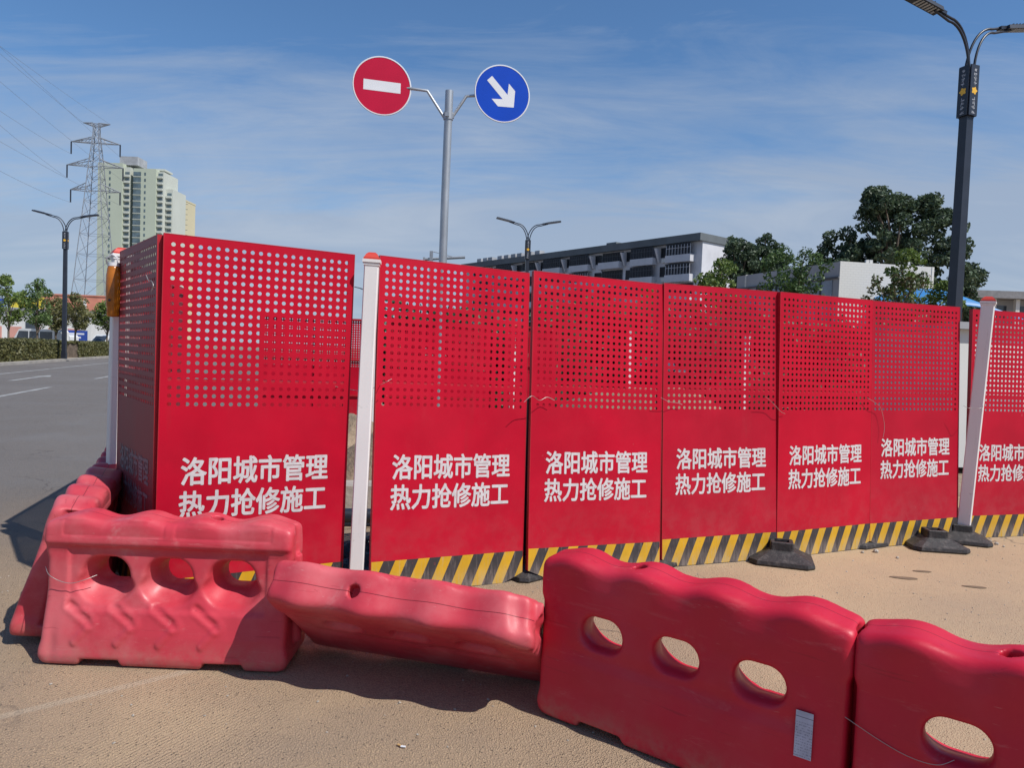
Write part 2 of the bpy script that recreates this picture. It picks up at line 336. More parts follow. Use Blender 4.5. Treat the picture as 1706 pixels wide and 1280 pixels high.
    jn = m.math('SUBTRACT', jn, m.math('MULTIPLY', m.noise(9, 4, 0.6), 0.02))
    m.mixc(m.math('MULTIPLY', m.ramp(jn, 0.022, 0.004, 0, 0.6), m.ramp(sp.outputs['X'], -0.9, -1.3)), (0.40, 0.32, 0.23))
    return m.m
M_ground = ground_mat('dusty_road_surface')
M_earth = Mat('bare_earth', (0.27, 0.20, 0.135), 0.95); M_earth.vary(0.5, 0.75, 1.2); M_earth.mixc(M_earth.ramp(M_earth.noise(6, 6, 0.7), 0.5, 0.7, 0, 0.5), (0.15, 0.11, 0.08)); M_earth.bump(M_earth.noise(5, 6, 0.7), 0.8, 0.08); M_earth = M_earth.m
#
M_far = Mat('far_ground', (0.20, 0.185, 0.15), 0.95); M_far.vary(0.02, 0.8, 1.2); M_far = M_far.m
M_paint = Mat('worn_road_paint', (0.36, 0.36, 0.35), 0.8); M_paint.mixc(M_paint.ramp(M_paint.noise(3, 6, 0.7), 0.38, 0.62, 0, 0.9), (0.18, 0.18, 0.18)); M_paint = M_paint.m
M_kerb = simple('kerb_concrete', (0.36, 0.33, 0.29), 0.85, v=0.15, vs=1)
b = MB(); b.add([(-3000, -300, -0.03), (3000, -300, -0.03), (3000, 4000, -0.03), (-3000, 4000, -0.03)], [(0, 1, 2, 3)]); b.build('ground', M_far, kind='structure')
KD = Vector((-4.7, 14.4, 0)).normalized(); KN = Vector((KD.y, -KD.x, 0))      # far kerb direction, and its right-hand side (towards us)
K0 = Vector((-24.3, 34.4, 0))
def kp(t, off, z=0.0): p = K0+KD*t+KN*off; return (p.x, p.y, z)
b = MB(); b.add([kp(-70, 0), kp(-70, 70), kp(170, 70), kp(170, 0)], [(0, 1, 2, 3)]); b.build('road', M_ground, kind='structure')
# kerb of the median, in stones
for i in range(70):
    t0 = -14+i*1.0
    k = MB(); a, c = kp(t0+0.01, 0), kp(t0+0.99, 0); a2, c2 = kp(t0+0.01, -0.3), kp(t0+0.99, -0.3)
    h = 0.14
    k.add([a, c, c2, a2, (a[0], a[1], h), (c[0], c[1], h), (c2[0], c2[1], h), (a2[0], a2[1], h)], [(4, 7, 6, 5), (0, 4, 5, 1), (1, 5, 6, 2), (3, 2, 6, 7), (0, 3, 7, 4)])
    o = k.build('kerb_stone', M_kerb, kind='structure')
b = MB(); b.add([kp(-40, -0.3, 0.10), kp(110, -0.3, 0.10), kp(110, -3.3, 0.10), kp(-40, -3.3, 0.10)], [(0, 1, 2, 3)]); b.build('median', M_earth, kind='structure')
b = MB(); b.add([kp(-60, -3.3, 0.0), kp(130, -3.3, 0.0), kp(130, -60, 0.0), kp(-60, -60, 0.0)], [(0, 3, 2, 1)]); b.build('far_pavement', M_kerb, kind='structure')
def strip(name, t0, t1, off0, off1, w=0.15):
    q = MB(); a = Vector(kp(t0, off0, 0.004)); c = Vector(kp(t1, off1, 0.004)); n = KN*w/2
    q.add([tuple(a+n), tuple(c+n), tuple(c-n), tuple(a-n)], [(0, 1, 2, 3)]); return q.build(name, M_paint, kind='structure')
strip('lane_line', -25, 90, 2.6, 2.6, 0.15)
strip('lane_line', -10.5, 8.5, 6.2, 6.2, 0.15)
strip('lane_line', -30, -16, 6.2, 6.2, 0.15)
def arrow(t, off):
    q = MB(); P = [(0, -.08), (3.2, -.08), (3.2, -.3), (4.6, 0), (3.2, .3), (3.2, .08), (0, .08)]
    q.add([kp(t+a, off+c, 0.005) for a, c in P], [tuple(range(7))]); q.build('arrow_marking', M_paint, kind='structure')
arrow(-13, 4.3); arrow(3, 4.4)
# earth inside the works and beyond it
b = MB(); b.add([(-2.5, 5.3, 0.004), (4.6, 8.2, 0.004), (16, 12, 0.004), (30, 60, 0.004), (-10, 60, 0.004), (-5.5, 16, 0.004)], [(0, 1, 2, 3, 4, 5)]); b.build('works_ground', M_earth, kind='structure')

# ------------------------------------------------------------------ perforated panels
PW, PH = 1.0, 2.0
def clip(poly, f):
    out = []
    for i in range(len(poly)):
        p, q = poly[i], poly[(i+1) % len(poly)]; a, c = f(p), f(q)
        if a >= 0: out.append(p)
        if a*c < 0: t = a/(a-c); out.append((p[0]+(q[0]-p[0])*t, p[1]+(q[1]-p[1])*t))
    return out
CH_W, CH_H = 0.13, 0.055
def panel_meshes():
    sh = MB(); pc = 0.0435; r = 0.0108; nx, nz = 22, 20; x0 = (PW-nx*pc)/2; ztop = PH-0.028
    for i in range(nx):
        for j in range(nz):
            cx_, cz_ = x0+(i+.5)*pc, ztop-(j+.5)*pc; hs = pc/2; o_, n_ = [], []
            for k in range(16):
                t = 2*math.pi*k/16; c_, s_ = math.cos(t), math.sin(t); e = hs/max(abs(c_), abs(s_))
                o_.append((cx_+c_*e, 0, cz_+s_*e)); n_.append((cx_+c_*r, 0, cz_+s_*r))
            bk = [(p[0], 0.0022, p[2]) for p in n_]
            sh.add(o_+n_+bk, [(k, (k+1) % 16, 16+(k+1) % 16, 16+k) for k in range(16)]+[(16+k, 16+(k+1) % 16, 32+(k+1) % 16, 32+k) for k in range(16)])
    zb = ztop-nz*pc
    q = lambda x_0, x_1, z_0, z_1: sh.add([(x_0, 0, z_0), (x_1, 0, z_0), (x_1, 0, z_1), (x_0, 0, z_1)], [(0, 1, 2, 3)])
    q(0, PW, ztop, PH); q(0, x0, zb, ztop); q(PW-x0, PW, zb, ztop)
    sh.add([(0, 0, CH_H), (CH_W, 0, 0), (PW-CH_W, 0, 0), (PW, 0, CH_H), (PW, 0, zb), (0, 0, zb)], [(0, 1, 2, 3, 4, 5)])
    fr = MB(); w = 0.028; d = 0.03; y = 0.002+d/2
    fr.box((w/2, y, PH/2+CH_H/2), (w, d, PH-CH_H)); fr.box((PW-w/2, y, PH/2+CH_H/2), (w, d, PH-CH_H))
    for z_ in (PH-w/2, PH-0.757, PH-1.42, CH_H+w): fr.box((PW/2, y, z_), (PW-2*w-0.002, d, w))
    # folded return of the sheet round the edge
    e = 0.004
    fr.box((-e/2, 0.016, PH/2+CH_H/2), (e, 0.034, PH-CH_H)); fr.box((PW+e/2, 0.016, PH/2+CH_H/2), (e, 0.034, PH-CH_H)); fr.box((PW/2, 0.016, PH+e/2), (PW+2*e, 0.034, e))
    st = MB(); H = 0.195; per = 0.145; sl = 0.085; outline = [(0, CH_H), (CH_W, 0), (PW-CH_W, 0), (PW, CH_H), (PW, H), (0, H)]
    cl = [lambda p: p[0], lambda p: PW-p[0], lambda p: p[1]-CH_H*(1-p[0]/CH_W), lambda p: p[1]-CH_H*(1-(PW-p[0])/CH_W), lambda p: p[1], lambda p: H-p[1]]
    for i in range(-1, 18):
        xa = i*per/2; poly = [(xa, H), (xa-sl, 0), (xa-sl+per/2, 0), (xa+per/2, H)]
        for f in cl:
            poly = clip(poly, f)
            if len(poly) < 3: break
        if len(poly) >= 3: st.add([(x_, -0.0015, z_) for x_, z_ in poly], [tuple(range(len(poly)))], i % 2)
    return sh, fr, st
sh, fr, st = panel_meshes()
ME_sheet = sh.mesh('perforated_sheet', [M_sheet]); ME_sheet_b = ME_sheet.copy(); ME_sheet_b.materials[0] = M_sheet2
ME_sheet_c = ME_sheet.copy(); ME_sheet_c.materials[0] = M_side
ME_frame = fr.mesh('panel_frame', [M_frame]); ME_stripe = st.mesh('hazard_board', [M_yel, M_blk])
# the two lines of writing
def text_mesh(body, name, offset=0.012, extrude=0.0):
    cu = bpy.data.curves.new(name, 'FONT'); cu.body = body; cu.offset = offset; cu.resolution_u = 3; cu.extrude = extrude; cu.fill_mode = 'BOTH'
    o = bpy.data.objects.new(name, cu); COL.objects.link(o); bpy.context.view_layer.update()
    me = bpy.data.meshes.new_from_object(o.evaluated_get(bpy.context.evaluated_depsgraph_get())); bpy.data.objects.remove(o); bpy.data.curves.remove(cu)
    return me
def fit_text(body, name, x0, x1, z0, z1, y=-0.0015, off=0.012):
    me = text_mesh(body, name, 0.0); n = len(me.vertices); co = np.empty(n*3, dtype=np.float32); me.vertices.foreach_get('co', co); co = co.reshape(-1, 3)
    mn, mx = co.min(0), co.max(0); print('text', body, n, mn, mx)
    out = np.empty_like(co); out[:, 0] = x0+(co[:, 0]-mn[0])/(mx[0]-mn[0])*(x1-x0); out[:, 2] = z0+(co[:, 1]-mn[1])/(mx[1]-mn[1])*(z1-z0); out[:, 1] = y
    faces = [list(p.vertices) for p in me.polygons]; VV, FF = [], []      # thicken the strokes: shifted copies a hair apart
    e = 0.0034
    for k in range(9):
        dx_, dz_ = (0, 0) if k == 8 else (e*math.cos(k*math.pi/4), e*math.sin(k*math.pi/4))
        o_ = out.copy(); o_[:, 0] += dx_; o_[:, 2] += dz_; o_[:, 1] -= 0.00004*k; FF += [[i+k*n for i in f] for f in faces]; VV.append(o_)
    m2 = bpy.data.meshes.new(name); m2.from_pydata(np.concatenate(VV).tolist(), [], FF); m2.materials.append(M_letter); m2.update(); return m2
ME_t1 = fit_text('洛阳城市管理', 'lettering', 0.112, 0.888, PH-1.325, PH-1.178)
ME_t2 = fit_text('热力抢修施工', 'lettering', 0.106, 0.882, PH-1.505, PH-1.358)
ME_t1d, ME_t2d = ME_t1.copy(), ME_t2.copy(); M_letd = simple('shade_toned_print', (0.20, 0.15, 0.16), .7)  # print darkened to match, shade painted into the lettering colour
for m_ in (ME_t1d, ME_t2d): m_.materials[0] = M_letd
def panel_matrix(x, y, a, l, t, z=0.0):
    dx = Vector((math.cos(a), math.sin(a), 0)); n = Vector((-math.sin(a), math.cos(a), 0)); u = n*math.sin(l)+Vector((0, 0, 1))*math.cos(l)
    X = dx*math.cos(t)-u*math.sin(t); Z = dx*math.sin(t)+u*math.cos(t); Y = Z.cross(X)
    m = Matrix((X, Y, Z)).transposed().to_4x4(); m.translation = (x, y, z+max(0, math.sin(t))*PW*0.7+0.004); return m
def panel(x, y, a, l, t, label, group, dz=0.0, dull=False, back=False):
    T = thing('perforated_hoarding', label, 'fence panel', group=group, mat=panel_matrix(x, y, a, l, t))
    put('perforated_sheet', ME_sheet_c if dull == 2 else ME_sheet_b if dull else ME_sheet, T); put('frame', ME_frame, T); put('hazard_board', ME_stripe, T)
    if not back:
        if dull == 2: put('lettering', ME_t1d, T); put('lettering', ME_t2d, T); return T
        put('lettering', ME_t1, T, loc=(0, 0, dz)); put('lettering', ME_t2, T, loc=(0, 0, dz))
    return T
G1 = 'red perforated hoarding panels along the front'
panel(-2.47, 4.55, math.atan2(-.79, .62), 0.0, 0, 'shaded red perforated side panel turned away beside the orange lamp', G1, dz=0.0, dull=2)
panel(-1.8277, 3.744, 0.531, -0.006, 0.009, 'largest red perforated panel in front, just left of the first white post', G1, dz=0.018)
panel(-0.7802, 4.188, 0.4696, 0.0685, 0.020, 'red perforated panel just right of the first white post, in front of the sign pole', G1)
panel(0.1493, 4.615, 0.3963, 0.0837, 0.0185, 'red perforated panel below the far double street lamp and dark apartment block', G1)
panel(1.1010, 5.045, 0.3608, 0.0624, -0.003, 'red perforated panel whose holes end lowest, third from the first white post', G1, dull=True, dz=0.01)
panel(2.036, 5.398, 0.4400, 0.0473, -0.002, 'red perforated panel with an empty black rubber base at its left foot', G1, dz=0.02)
panel(2.944, 5.824, 0.3734, 0.0509, -0.006, 'red perforated panel with higher lettering, left of the grey white post', G1, dull=True, dz=0.06)
panel(4.02, 6.29, 0.28, 0.04, 0.0, 'red perforated panel cut by the right edge, right of the grey white post', G1, dull=True, dz=0.0)
panel(5.00, 6.57, 0.30, 0.03, 0.0, 'red perforated panel continuing the fence past the right edge', G1)
G2 = 'red hoarding panels on the road side of the works'
sx, sy = -2.62, 4.72
for i in range(3):
    a = math.atan2(-.96, .28); ex, ey = sx-.28*1.03*(i+1), sy+.96*1.03*(i+1)
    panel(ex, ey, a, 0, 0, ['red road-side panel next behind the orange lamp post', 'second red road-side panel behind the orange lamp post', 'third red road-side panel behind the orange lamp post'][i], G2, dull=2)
G3 = 'red hoarding panels across the back of the works'
bl = ['leftmost', 'second from the left', 'third from the left', 'fourth from the left', 'fifth from the left', 'sixth from the left', 'seventh from the left', 'eighth from the left']
bx, by = -4.6, 13.2; k = 0
for i in range(5):
    a = 0.16+0.05*math.sin(i*2.1)
    panel(bx+math.cos(a)*1.0, by+math.sin(a)*1.0, a+math.pi, 0.02, 0, bl[i]+' red panel seen from behind across the back of the works', G3, back=True)
    bx += math.cos(a)*(1.02+(0.22 if i % 2 else 0)); by += math.sin(a)*(1.02+(0.22 if i % 2 else 0))

# posts
def post(x, y, rz, lx, ly, label, h=2.03, group='white posts of the hoarding', w=0.098):
    up_ = Vector((lx, ly, 1)).normalized(); X = Vector((math.cos(rz), math.sin(rz), 0)); Y = up_.cross(X).normalized(); X = Y.cross(up_)
    m = Matrix((X, Y, up_)).transposed().to_4x4(); m.translation = (x, y, 0)
    T = thing('fence_post', label, 'post', group=group, mat=m)
    s_ = MB(); ch = 0.006
    prof = [(-w/2+ch, -w/2), (w/2-ch, -w/2), (w/2, -w/2+ch), (w/2, w/2-ch), (w/2-ch, w/2), (-w/2+ch, w/2), (-w/2, w/2-ch), (-w/2, -w/2+ch)]
    s_.add([(p[0], p[1], 0.01) for p in prof]+[(p[0], p[1], h-0.03) for p in prof], [(i, (i+1) % 8, 8+(i+1) % 8, 8+i) for i in range(8)]+[tuple(range(8, 16))])
    s_.build('shaft', M_post, T)
    c = MB(); c.box((0, 0, h-0.026), (w+.008, w+.008, 0.014)); c.box((0, 0, h-0.008), (w+.02, w+.02, 0.018)); c.build('collar', M_post, T)
    r_ = MB(); r_.box((0, 0, h+0.006), (w+.010, w+.010, 0.010)); r_.box((0, 0, h+0.022), (w+.006, w+.006, 0.022), taper=(0.72, 0.72)); r_.box((0, 0, h+0.038), (w*.76, w*.76, 0.010), taper=(0.6, 0.6)); r_.build('cap', M_capred, T)
    return T
post(-0.878, 4.24, 0.12, 0.020, 0.0, 'white square post between the two nearest big panels, red cap on top', h=1.975, w=0.082)
post(3.925, 6.20, 0.95, 0.045, 0.0, 'white square post with a shaded grey side standing in a black base', h=2.06)
post(-2.545, 4.66, -0.9, 0.012, 0, 'white square post carrying the orange lamp at the shaded corner', h=2.0)
for i, (x, y) in enumerate([(-2.55, 13.62), (0.0, 14.1), (2.3, 14.45), (4.7, 14.8)]):
    post(x, y-0.12, 0.1, 0, 0, 'white post at the back of the works, '+['first', 'second', 'third', 'fourth'][i]+' from the left', h=2.0)
# rubber bases
def base_mesh():
    b = MB(); R = lambda hx, hy, z, c: [(sx*(hx-(c if k else 0)), sy*(hy-(0 if k else c)), z) for sx, sy, k in ((-1, -1, 0), (-1, -1, 1), (1, -1, 1), (1, -1, 0), (1, 1, 0), (1, 1, 1), (-1, 1, 1), (-1, 1, 0))]
    levels = [(0.22, 0.19, 0, 0.05), (0.225, 0.195, 0.012, 0.05), (0.22, 0.19, 0.035, 0.05), (0.205, 0.175, 0.042, 0.045), (0.098, 0.088, 0.092, 0.014), (0.082, 0.076, 0.096, 0.01), (0.080, 0.074, 0.150, 0.01), (0.074, 0.068, 0.155, 0.008), (0.052, 0.047, 0.155, 0.004), (0.050, 0.045, 0.075, 0.004)]
    vs = []
    for l in levels: vs += R(*l)
    fs = [(i*8+k, i*8+(k+1) % 8, (i+1)*8+(k+1) % 8, (i+1)*8+k) for i in range(len(levels)-1) for k in range(8)]; fs.append(tuple(range(len(vs)-8, len(vs))))
    b.add(vs, fs); return b.mesh('rubber_base', [M_rubber])
ME_base = base_mesh()
def base(x, y, rz, label, sc=1.0):
    o = put('rubber_foot_block', ME_base, label=label, cat='post base', group='black rubber post bases', loc=(x, y, 0.002), rot=(0, 0, rz)); o.scale = (sc, sc, sc); return o
base(2.04, 5.33, -0.30, 'empty black rubber base with square socket before the middle of the fence')
base(3.52, 5.93, -0.12, 'empty black rubber base just left of the grey white post', 0.98)
base(3.905, 6.20, -0.35, 'black rubber base holding the grey white post', 0.95)
base(0.15, 4.80, 0.75, 'black rubber base squeezed under the gap right of the second panel', 0.85)
base(1.11, 5.20, 0.75, 'black rubber base under the gap between the third and fourth panels', 0.8)
base(2.93, 5.96, 0.5, 'black rubber base mostly hidden under the fifth and sixth panels', 0.8)
for (x, y, l) in ((0.115, 4.665, 'thin dark post in the gap right of the second panel'), (1.085, 5.075, 'thin dark post in the gap between third and fourth panels')):
    q = MB(); q.box((0, 0, 0.60), (0.026, 0.026, 1.15)); q.build('fence_post', M_dark, label=l, cat='post', group='thin dark posts in the gaps', loc=(x, y+0.09, 0), rot=(0, 0, 0.45))

# tie wires
def wire(pts, label, r=0.0016):
    q = MB(); P = [Vector(p) for p in pts]; out = []
    for i in range(len(P)-1):
        p0, p1, p2, p3 = P[max(i-1, 0)], P[i], P[i+1], P[min(i+2, len(P)-1)]
        for k in range(6):
            t = k/6; out.append(0.5*((2*p1)+(p2-p0)*t+(2*p0-5*p1+4*p2-p3)*t*t+(3*p1-p0-3*p2+p3)*t**3))
    out.append(P[-1]); q.tube(out, r, 5); return q.build('tie_wire', M_wire, label=label, cat='wire', group='tie wires on the hoarding')
wire([(-1.02, 4.19, 1.235), (-0.93, 4.44, 1.20), (-0.85, 4.44, 1.22), (-0.74, 4.20, 1.265), (-0.70, 4.215, 1.29)], 'thin wire wrapped across the first white post to its right panel', 0.002)
wire([(0.08, 4.57, 1.16), (0.13, 4.60, 1.20), (0.18, 4.66, 1.17), (0.23, 4.70, 1.19), (0.28, 4.72, 1.17)], 'short curled wire across the gap right of the second panel', 0.002)
wire([(1.03, 5.01, 1.20), (1.10, 5.06, 1.17), (1.17, 5.115, 1.16), (1.21, 5.13, 1.15)], 'short wire across the gap left of the fourth panel')
wire([(1.86, 5.32, 1.22), (1.94, 5.38, 1.17), (2.01, 5.41, 1.11), (2.06, 5.45, 1.09)], 'loose wire crossing the joint above the empty middle base')
wire([(2.84, 5.80, 1.22), (2.92, 5.82, 1.18), (2.99, 5.865, 1.13), (3.03, 5.875, 1.0), (3.02, 5.865, 0.90)], 'long dangling wire on the joint of the fifth and sixth panels')
wire([(3.80, 6.10, 1.17), (3.86, 6.10, 1.15), (3.95, 6.09, 1.16), (4.02, 6.20, 1.19)], 'wire looped round the grey white post at mid height')
wire([(-1.925, 3.80, 1.80), (-1.90, 3.775, 1.77), (-1.865, 3.735, 1.765), (-1.845, 3.715, 1.74), (-1.862, 3.73, 1.71)], 'twisted wire tying the shaded side panel to the largest panel', 0.0022)

# orange lamp hanging on the corner post
T = thing('warning_lamp', 'orange translucent warning lamp hanging on the shaded corner post', 'lamp', (-2.50, 4.535, 1.60))
q = MB(); prof = [(0.0, -0.002), (0.030, 0.0), (0.036, 0.012), (0.036, 0.05), (0.041, 0.07), (0.044, 0.16), (0.042, 0.25), (0.036, 0.30), (0.030, 0.315), (0.0, 0.318)]
vs = [(r_*math.cos(2*math.pi*k/20), r_*math.sin(2*math.pi*k/20), z_) for r_, z_ in prof for k in range(20)]
q.add(vs, [(i*20+k, i*20+(k+1) % 20, (i+1)*20+(k+1) % 20, (i+1)*20+k) for i in range(len(prof)-1) for k in range(20)], sm=True); q.build('lens', M_amber, T)
q = MB(); q.tube([(0, 0, 0.312), (0, 0, 0.335)], 0.033, 16); q.build('cap', M_swhite, T)
q = MB(); q.tube([(0.02, 0, 0.33), (0.03, -0.01, 0.365), (0.0, -0.02, 0.385), (-0.04, -0.01, 0.36), (-0.06, 0.03, 0.33)], 0.004, 6); q.build('cable', M_swhite, T)
q = MB(); q.tube([(0.0, -0.040, 0.10), (0.0, -0.046, 0.10)], 0.008, 8); q.build('button', M_dark, T)

# ------------------------------------------------------------------ water-filled barriers (one closed blow-moulded body)
BL, BZ = 0.588, 0.660
def smax(a, b, k): h = np.clip(0.5+0.5*(a-b)/k, 0, 1); return b+(a-b)*h+k*h*(1-h)
def smin(a, b, k): return -smax(-a, -b, k)
def sstep(x, a, b): t = np.clip((x-a)/(b-a), 0, 1); return t*t*(3-2*t)
def noise3(x, y, z, sc, seed):
    r = np.random.default_rng(seed); out = 0
    for i in range(6):
        k = r.normal(size=3)*sc; ph = r.uniform(0, 6.28); out = out+np.sin(x*k[0]+y*k[1]+z*k[2]+ph)
    return out/6
def barrier_mesh(name, mat, seed=0, crush=0.0, hs=0.0070, fs=-.030):
    xs = np.arange(-0.665, 0.67, hs); ys = np.arange(-0.205, 0.21, hs); zs = np.arange(-0.03, 0.745, hs)
    X, Y, Z = np.meshgrid(xs, ys, zs, indexing='ij'); X = X.astype(np.float32); Y = Y.astype(np.float32); Z = Z.astype(np.float32)
    if crush:   # right end crumpled
        cr = sstep(-X, 0.40, 0.58)*sstep(Z, 0.30, 0.62)*crush
        Xe = X-cr*(0.015+0.045*noise3(X, Y, Z, 32, 5)); Ye = Y+cr*0.035*noise3(X, Y, Z, 28, 6); Ze = Z+cr*(0.012+0.04*noise3(X, Y, Z, 30, 7))
    else: Xe, Ye, Ze = X, Y, Z
    Xe = Xe+0.004*noise3(X, Y, Z, 4, seed+1); Ye = Ye+0.005*noise3(X, Y, Z, 4, seed+2)+0.0018*noise3(X, Y, Z, 15, seed+9)
    wav = np.cos(2*np.pi*(Xe-0.145)/0.29)
    front = Ye < 0
    wf = np.interp(Ze, [0, .05, .14, .28, .33, .50, .525, .545, .66, .72], [.160, .162, .146, .110, .100, .090, .094, .106, .090, .080])
    wb = np.interp(Ze, [0, .06, .20, .34, .46, .56, .66, .72], [.156, .155, .138, .116, .102, .098, .088, .080])
    rib = np.cos(2*np.pi*(Xe-0.145)/0.29)
    wf = wf+0.005*rib*sstep(Ze, .56, .66); wb = wb+0.009*rib*sstep(Ze, .52, .66)-0.006*sstep(-np.abs(Ze-.30), -.05, 0)*sstep(-np.abs(Xe), -.48, -.42)
    rec = sstep(-np.abs(Xe), -0.480, -0.460)*sstep(Ze, .235, .262)*sstep(-Ze, -.535, -.515); wf = wf-0.010*rec
    dent = 0.007*np.exp(-((Xe+.52)**2/.0006+(Ze-.10)**2/.006)); wf = wf-dent
    for xa, xb in ((-.49, -.02), (.035, .49)):
        dd = np.maximum(np.maximum(xa-Xe, Xe-xb), np.maximum(.578-Ze, Ze-.640)); wf = wf-0.0022*sstep(-dd, -.001, .007)-0.0035*sstep(-np.abs(dd), -.008, -.001)
    def seg(ax, az, bx_, bz): 
        pax, paz = Xe-ax, Ze-az; bax, baz = bx_-ax, bz-az; h = np.clip((pax*bax+paz*baz)/(bax*bax+baz*baz), 0, 1); return np.hypot(pax-bax*h, paz-baz*h)
    up_arm = 9.0; lo_arm = 9.0
    for x0 in (-.455, -.255, -.055, .145): up_arm = np.minimum(up_arm, seg(x0, .265, x0+.115, .190)); lo_arm = np.minimum(lo_arm, seg(x0+.115, .190, x0+.045, .110))
    wf = wf-0.008*sstep(-up_arm, -.024, -.002)+0.007*sstep(-lo_arm, -.026, -.006)+0.003*sstep(-up_arm, -.045, -.022)
    w = np.where(front, wf, wb)
    end = BL-0.010*sstep(-Ze, -.50, -.46)*sstep(Ze, .06, .12)
    zt = BZ+0.0125*wav-0.010
    d = smax(np.abs(Xe)-end, -Ze, 0.055); d = smax(d, np.abs(Ye)-w, 0.034)
    d = smax(d, Ze-zt, 0.038); d = smax(d, -Ze, 0.012)
    # feet: two fork slots
    for xc in (-.29, .29): d = smax(d, -np.maximum(np.abs(Xe-xc)-.085-0.5*(.04-Ze), Ze-.034), 0.012)
    # holes with funnels
    for xc in (-.302, .0, .302):
        dh = np.hypot(np.maximum(np.abs(Xe-xc)-.026, 0), Ze-.392)-.059
        f = 1.0*sstep(-Ye, fs, .105)+0.12*sstep(Ye, .075, .11)
        low = 1+0.9*sstep(-(Ze-.392), -.01, .05)
        d = smax(d, -(dh-.034*f*low), 0.018)
    # ends: socket and lug, top notch
    d = smax(d, -np.maximum(np.hypot(Xe+(BL+.014), Ye)-.038, np.maximum(.07-Ze, Ze-.62)), 0.010)
    d = smax(d, -np.maximum(np.hypot(Xe-(BL+.030), Ye)-.042, .45-Ze), 0.010)
    d = smax(d, -(np.sqrt((Xe+BL+.012)**2+(Ye)**2+(Ze-.69)**2)-.050), 0.015)
    d = smin(d, np.maximum(np.hypot(Xe-(BL-.008), Ye)-.030, np.maximum(.09-Ze, Ze-.50)), 0.012)
    # filler hole on the ridge
    d = smax(d, -np.maximum(np.hypot(Xe-.195, Ye)-.028, .60-Ze), 0.004)
    d = d.astype(np.float32)
    # surface nets
    inside = d < 0; nx_, ny_, nz_ = d.shape
    acc = np.zeros((nx_-1, ny_-1, nz_-1, 3), np.float32); cnt = np.zeros((nx_-1, ny_-1, nz_-1), np.float32)
    idx = [np.s_[0:-1], np.s_[1:]]
    for ax in range(3):
        for a in (0, 1):
            for c in (0, 1):
                o1 = [0, 0, 0]; oth = [k for k in range(3) if k != ax]; o1[oth[0]] = a; o1[oth[1]] = c; o2 = list(o1); o2[ax] = 1
                s1 = tuple(idx[k] for k in o1); s2 = tuple(idx[k] for k in o2); A, B = d[s1], d[s2]; m = (inside[s1] != inside[s2])
                t = np.where(m, A/np.where(m, A-B, 1), 0)
                for k in range(3): acc[..., k] += np.where(m, (t if k == ax else o1[k]), 0)
                cnt += m
    act = cnt > 0; vid = -np.ones(act.shape, np.int64); vid[act] = np.arange(act.sum())
    ii = np.argwhere(act); P = ii+acc[act]/cnt[act][:, None]; V = np.stack([xs[0]+P[:, 0]*hs, ys[0]+P[:, 1]*hs, zs[0]+P[:, 2]*hs], 1)
    Fs = []
    for ax in range(3):
        u, v = [(1, 2), (2, 0), (0, 1)][ax]
        lo = [slice(1, -1)]*3; lo[ax] = slice(0, -1); hi = [slice(1, -1)]*3; hi[ax] = slice(1, None)
        A, B = inside[tuple(lo)], inside[tuple(hi)]; E = np.argwhere(A != B); off = np.array([1, 1, 1]); off[ax] = 0; E = E+off
        def cell(du, dv): q = E.copy(); q[:, u] -= du; q[:, v] -= dv; return vid[q[:, 0], q[:, 1], q[:, 2]]
        quad = np.stack([cell(1, 1), cell(0, 1), cell(0, 0), cell(1, 0)], 1)
        fl = inside[E[:, 0], E[:, 1], E[:, 2]]; quad[~fl] = quad[~fl][:, ::-1]; Fs.append(quad)
    F = np.concatenate(Fs)
    me = np_mesh(name, V, F, [mat], smooth=True); print(name, len(V), len(F)); return me
ME_barF = barrier_mesh('barrier_body', M_bar_faded, 3)
ME_barB = barrier_mesh('barrier_body', M_bar_bright, 20, fs=-.085)
ME_barC = barrier_mesh('barrier_body', M_bar_bright.copy(), 33, crush=1.0)
ME_barC.materials[0] = M_bar_faded
def barrier(x, y, rz, label, me, z=0.003, tilt=0.0, sc=1.0):
    T = thing('water_barrier', label, 'barrier', group='red plastic water-filled barriers')
    T.matrix_world = Matrix.Translation((x, y, z)) @ Matrix.Rotation(rz, 4, 'Z') @ Matrix.Rotation(tilt, 4, 'X') @ Matrix.Scale(sc, 4)
    put('body', me, T); return T
TA = barrier(-1.512, 3.325, 0.0, 'faded red barrier standing upright before the largest panel, white dust on its front', ME_barF, tilt=0.03, z=0.004); TA.scale = (0.945, 1, 1.0)
TB = barrier(0, 0, 0, 'red barrier toppled forward with a crumpled end, leaning between its two neighbours', ME_barC)
TB.matrix_world = Matrix.Translation((-0.3133, 3.428, 0.1242)) @ Matrix.Rotation(-0.2735, 4, 'Z') @ Matrix.Rotation(1.0253, 4, 'X') @ Matrix.Rotation(0.0648, 4, 'Y') @ Matrix.Rotation(math.pi, 4, 'Z')
CA = math.radians(-35.5)
TC = barrier(0.705, 2.68, math.radians(-36.6)+math.pi, 'bright red barrier with three holes and a pale paper label on its shaded side', ME_barB, tilt=-0.09, z=0.012)
barrier(1.635, 1.955, math.radians(-38.5)+math.pi, 'bright red barrier cut off by the bottom right corner', ME_barB, tilt=-0.08, z=0.01)
barrier(-2.385, 3.93, math.atan2(.92, -.36), 'faded red barrier running back from the left end of the dusty one', ME_barF, z=0.022, tilt=0.17)
barrier(-2.74, 5.02, math.atan2(.92, -.42), 'dark shaded red barrier beside the side panel and its white post', ME_barB)
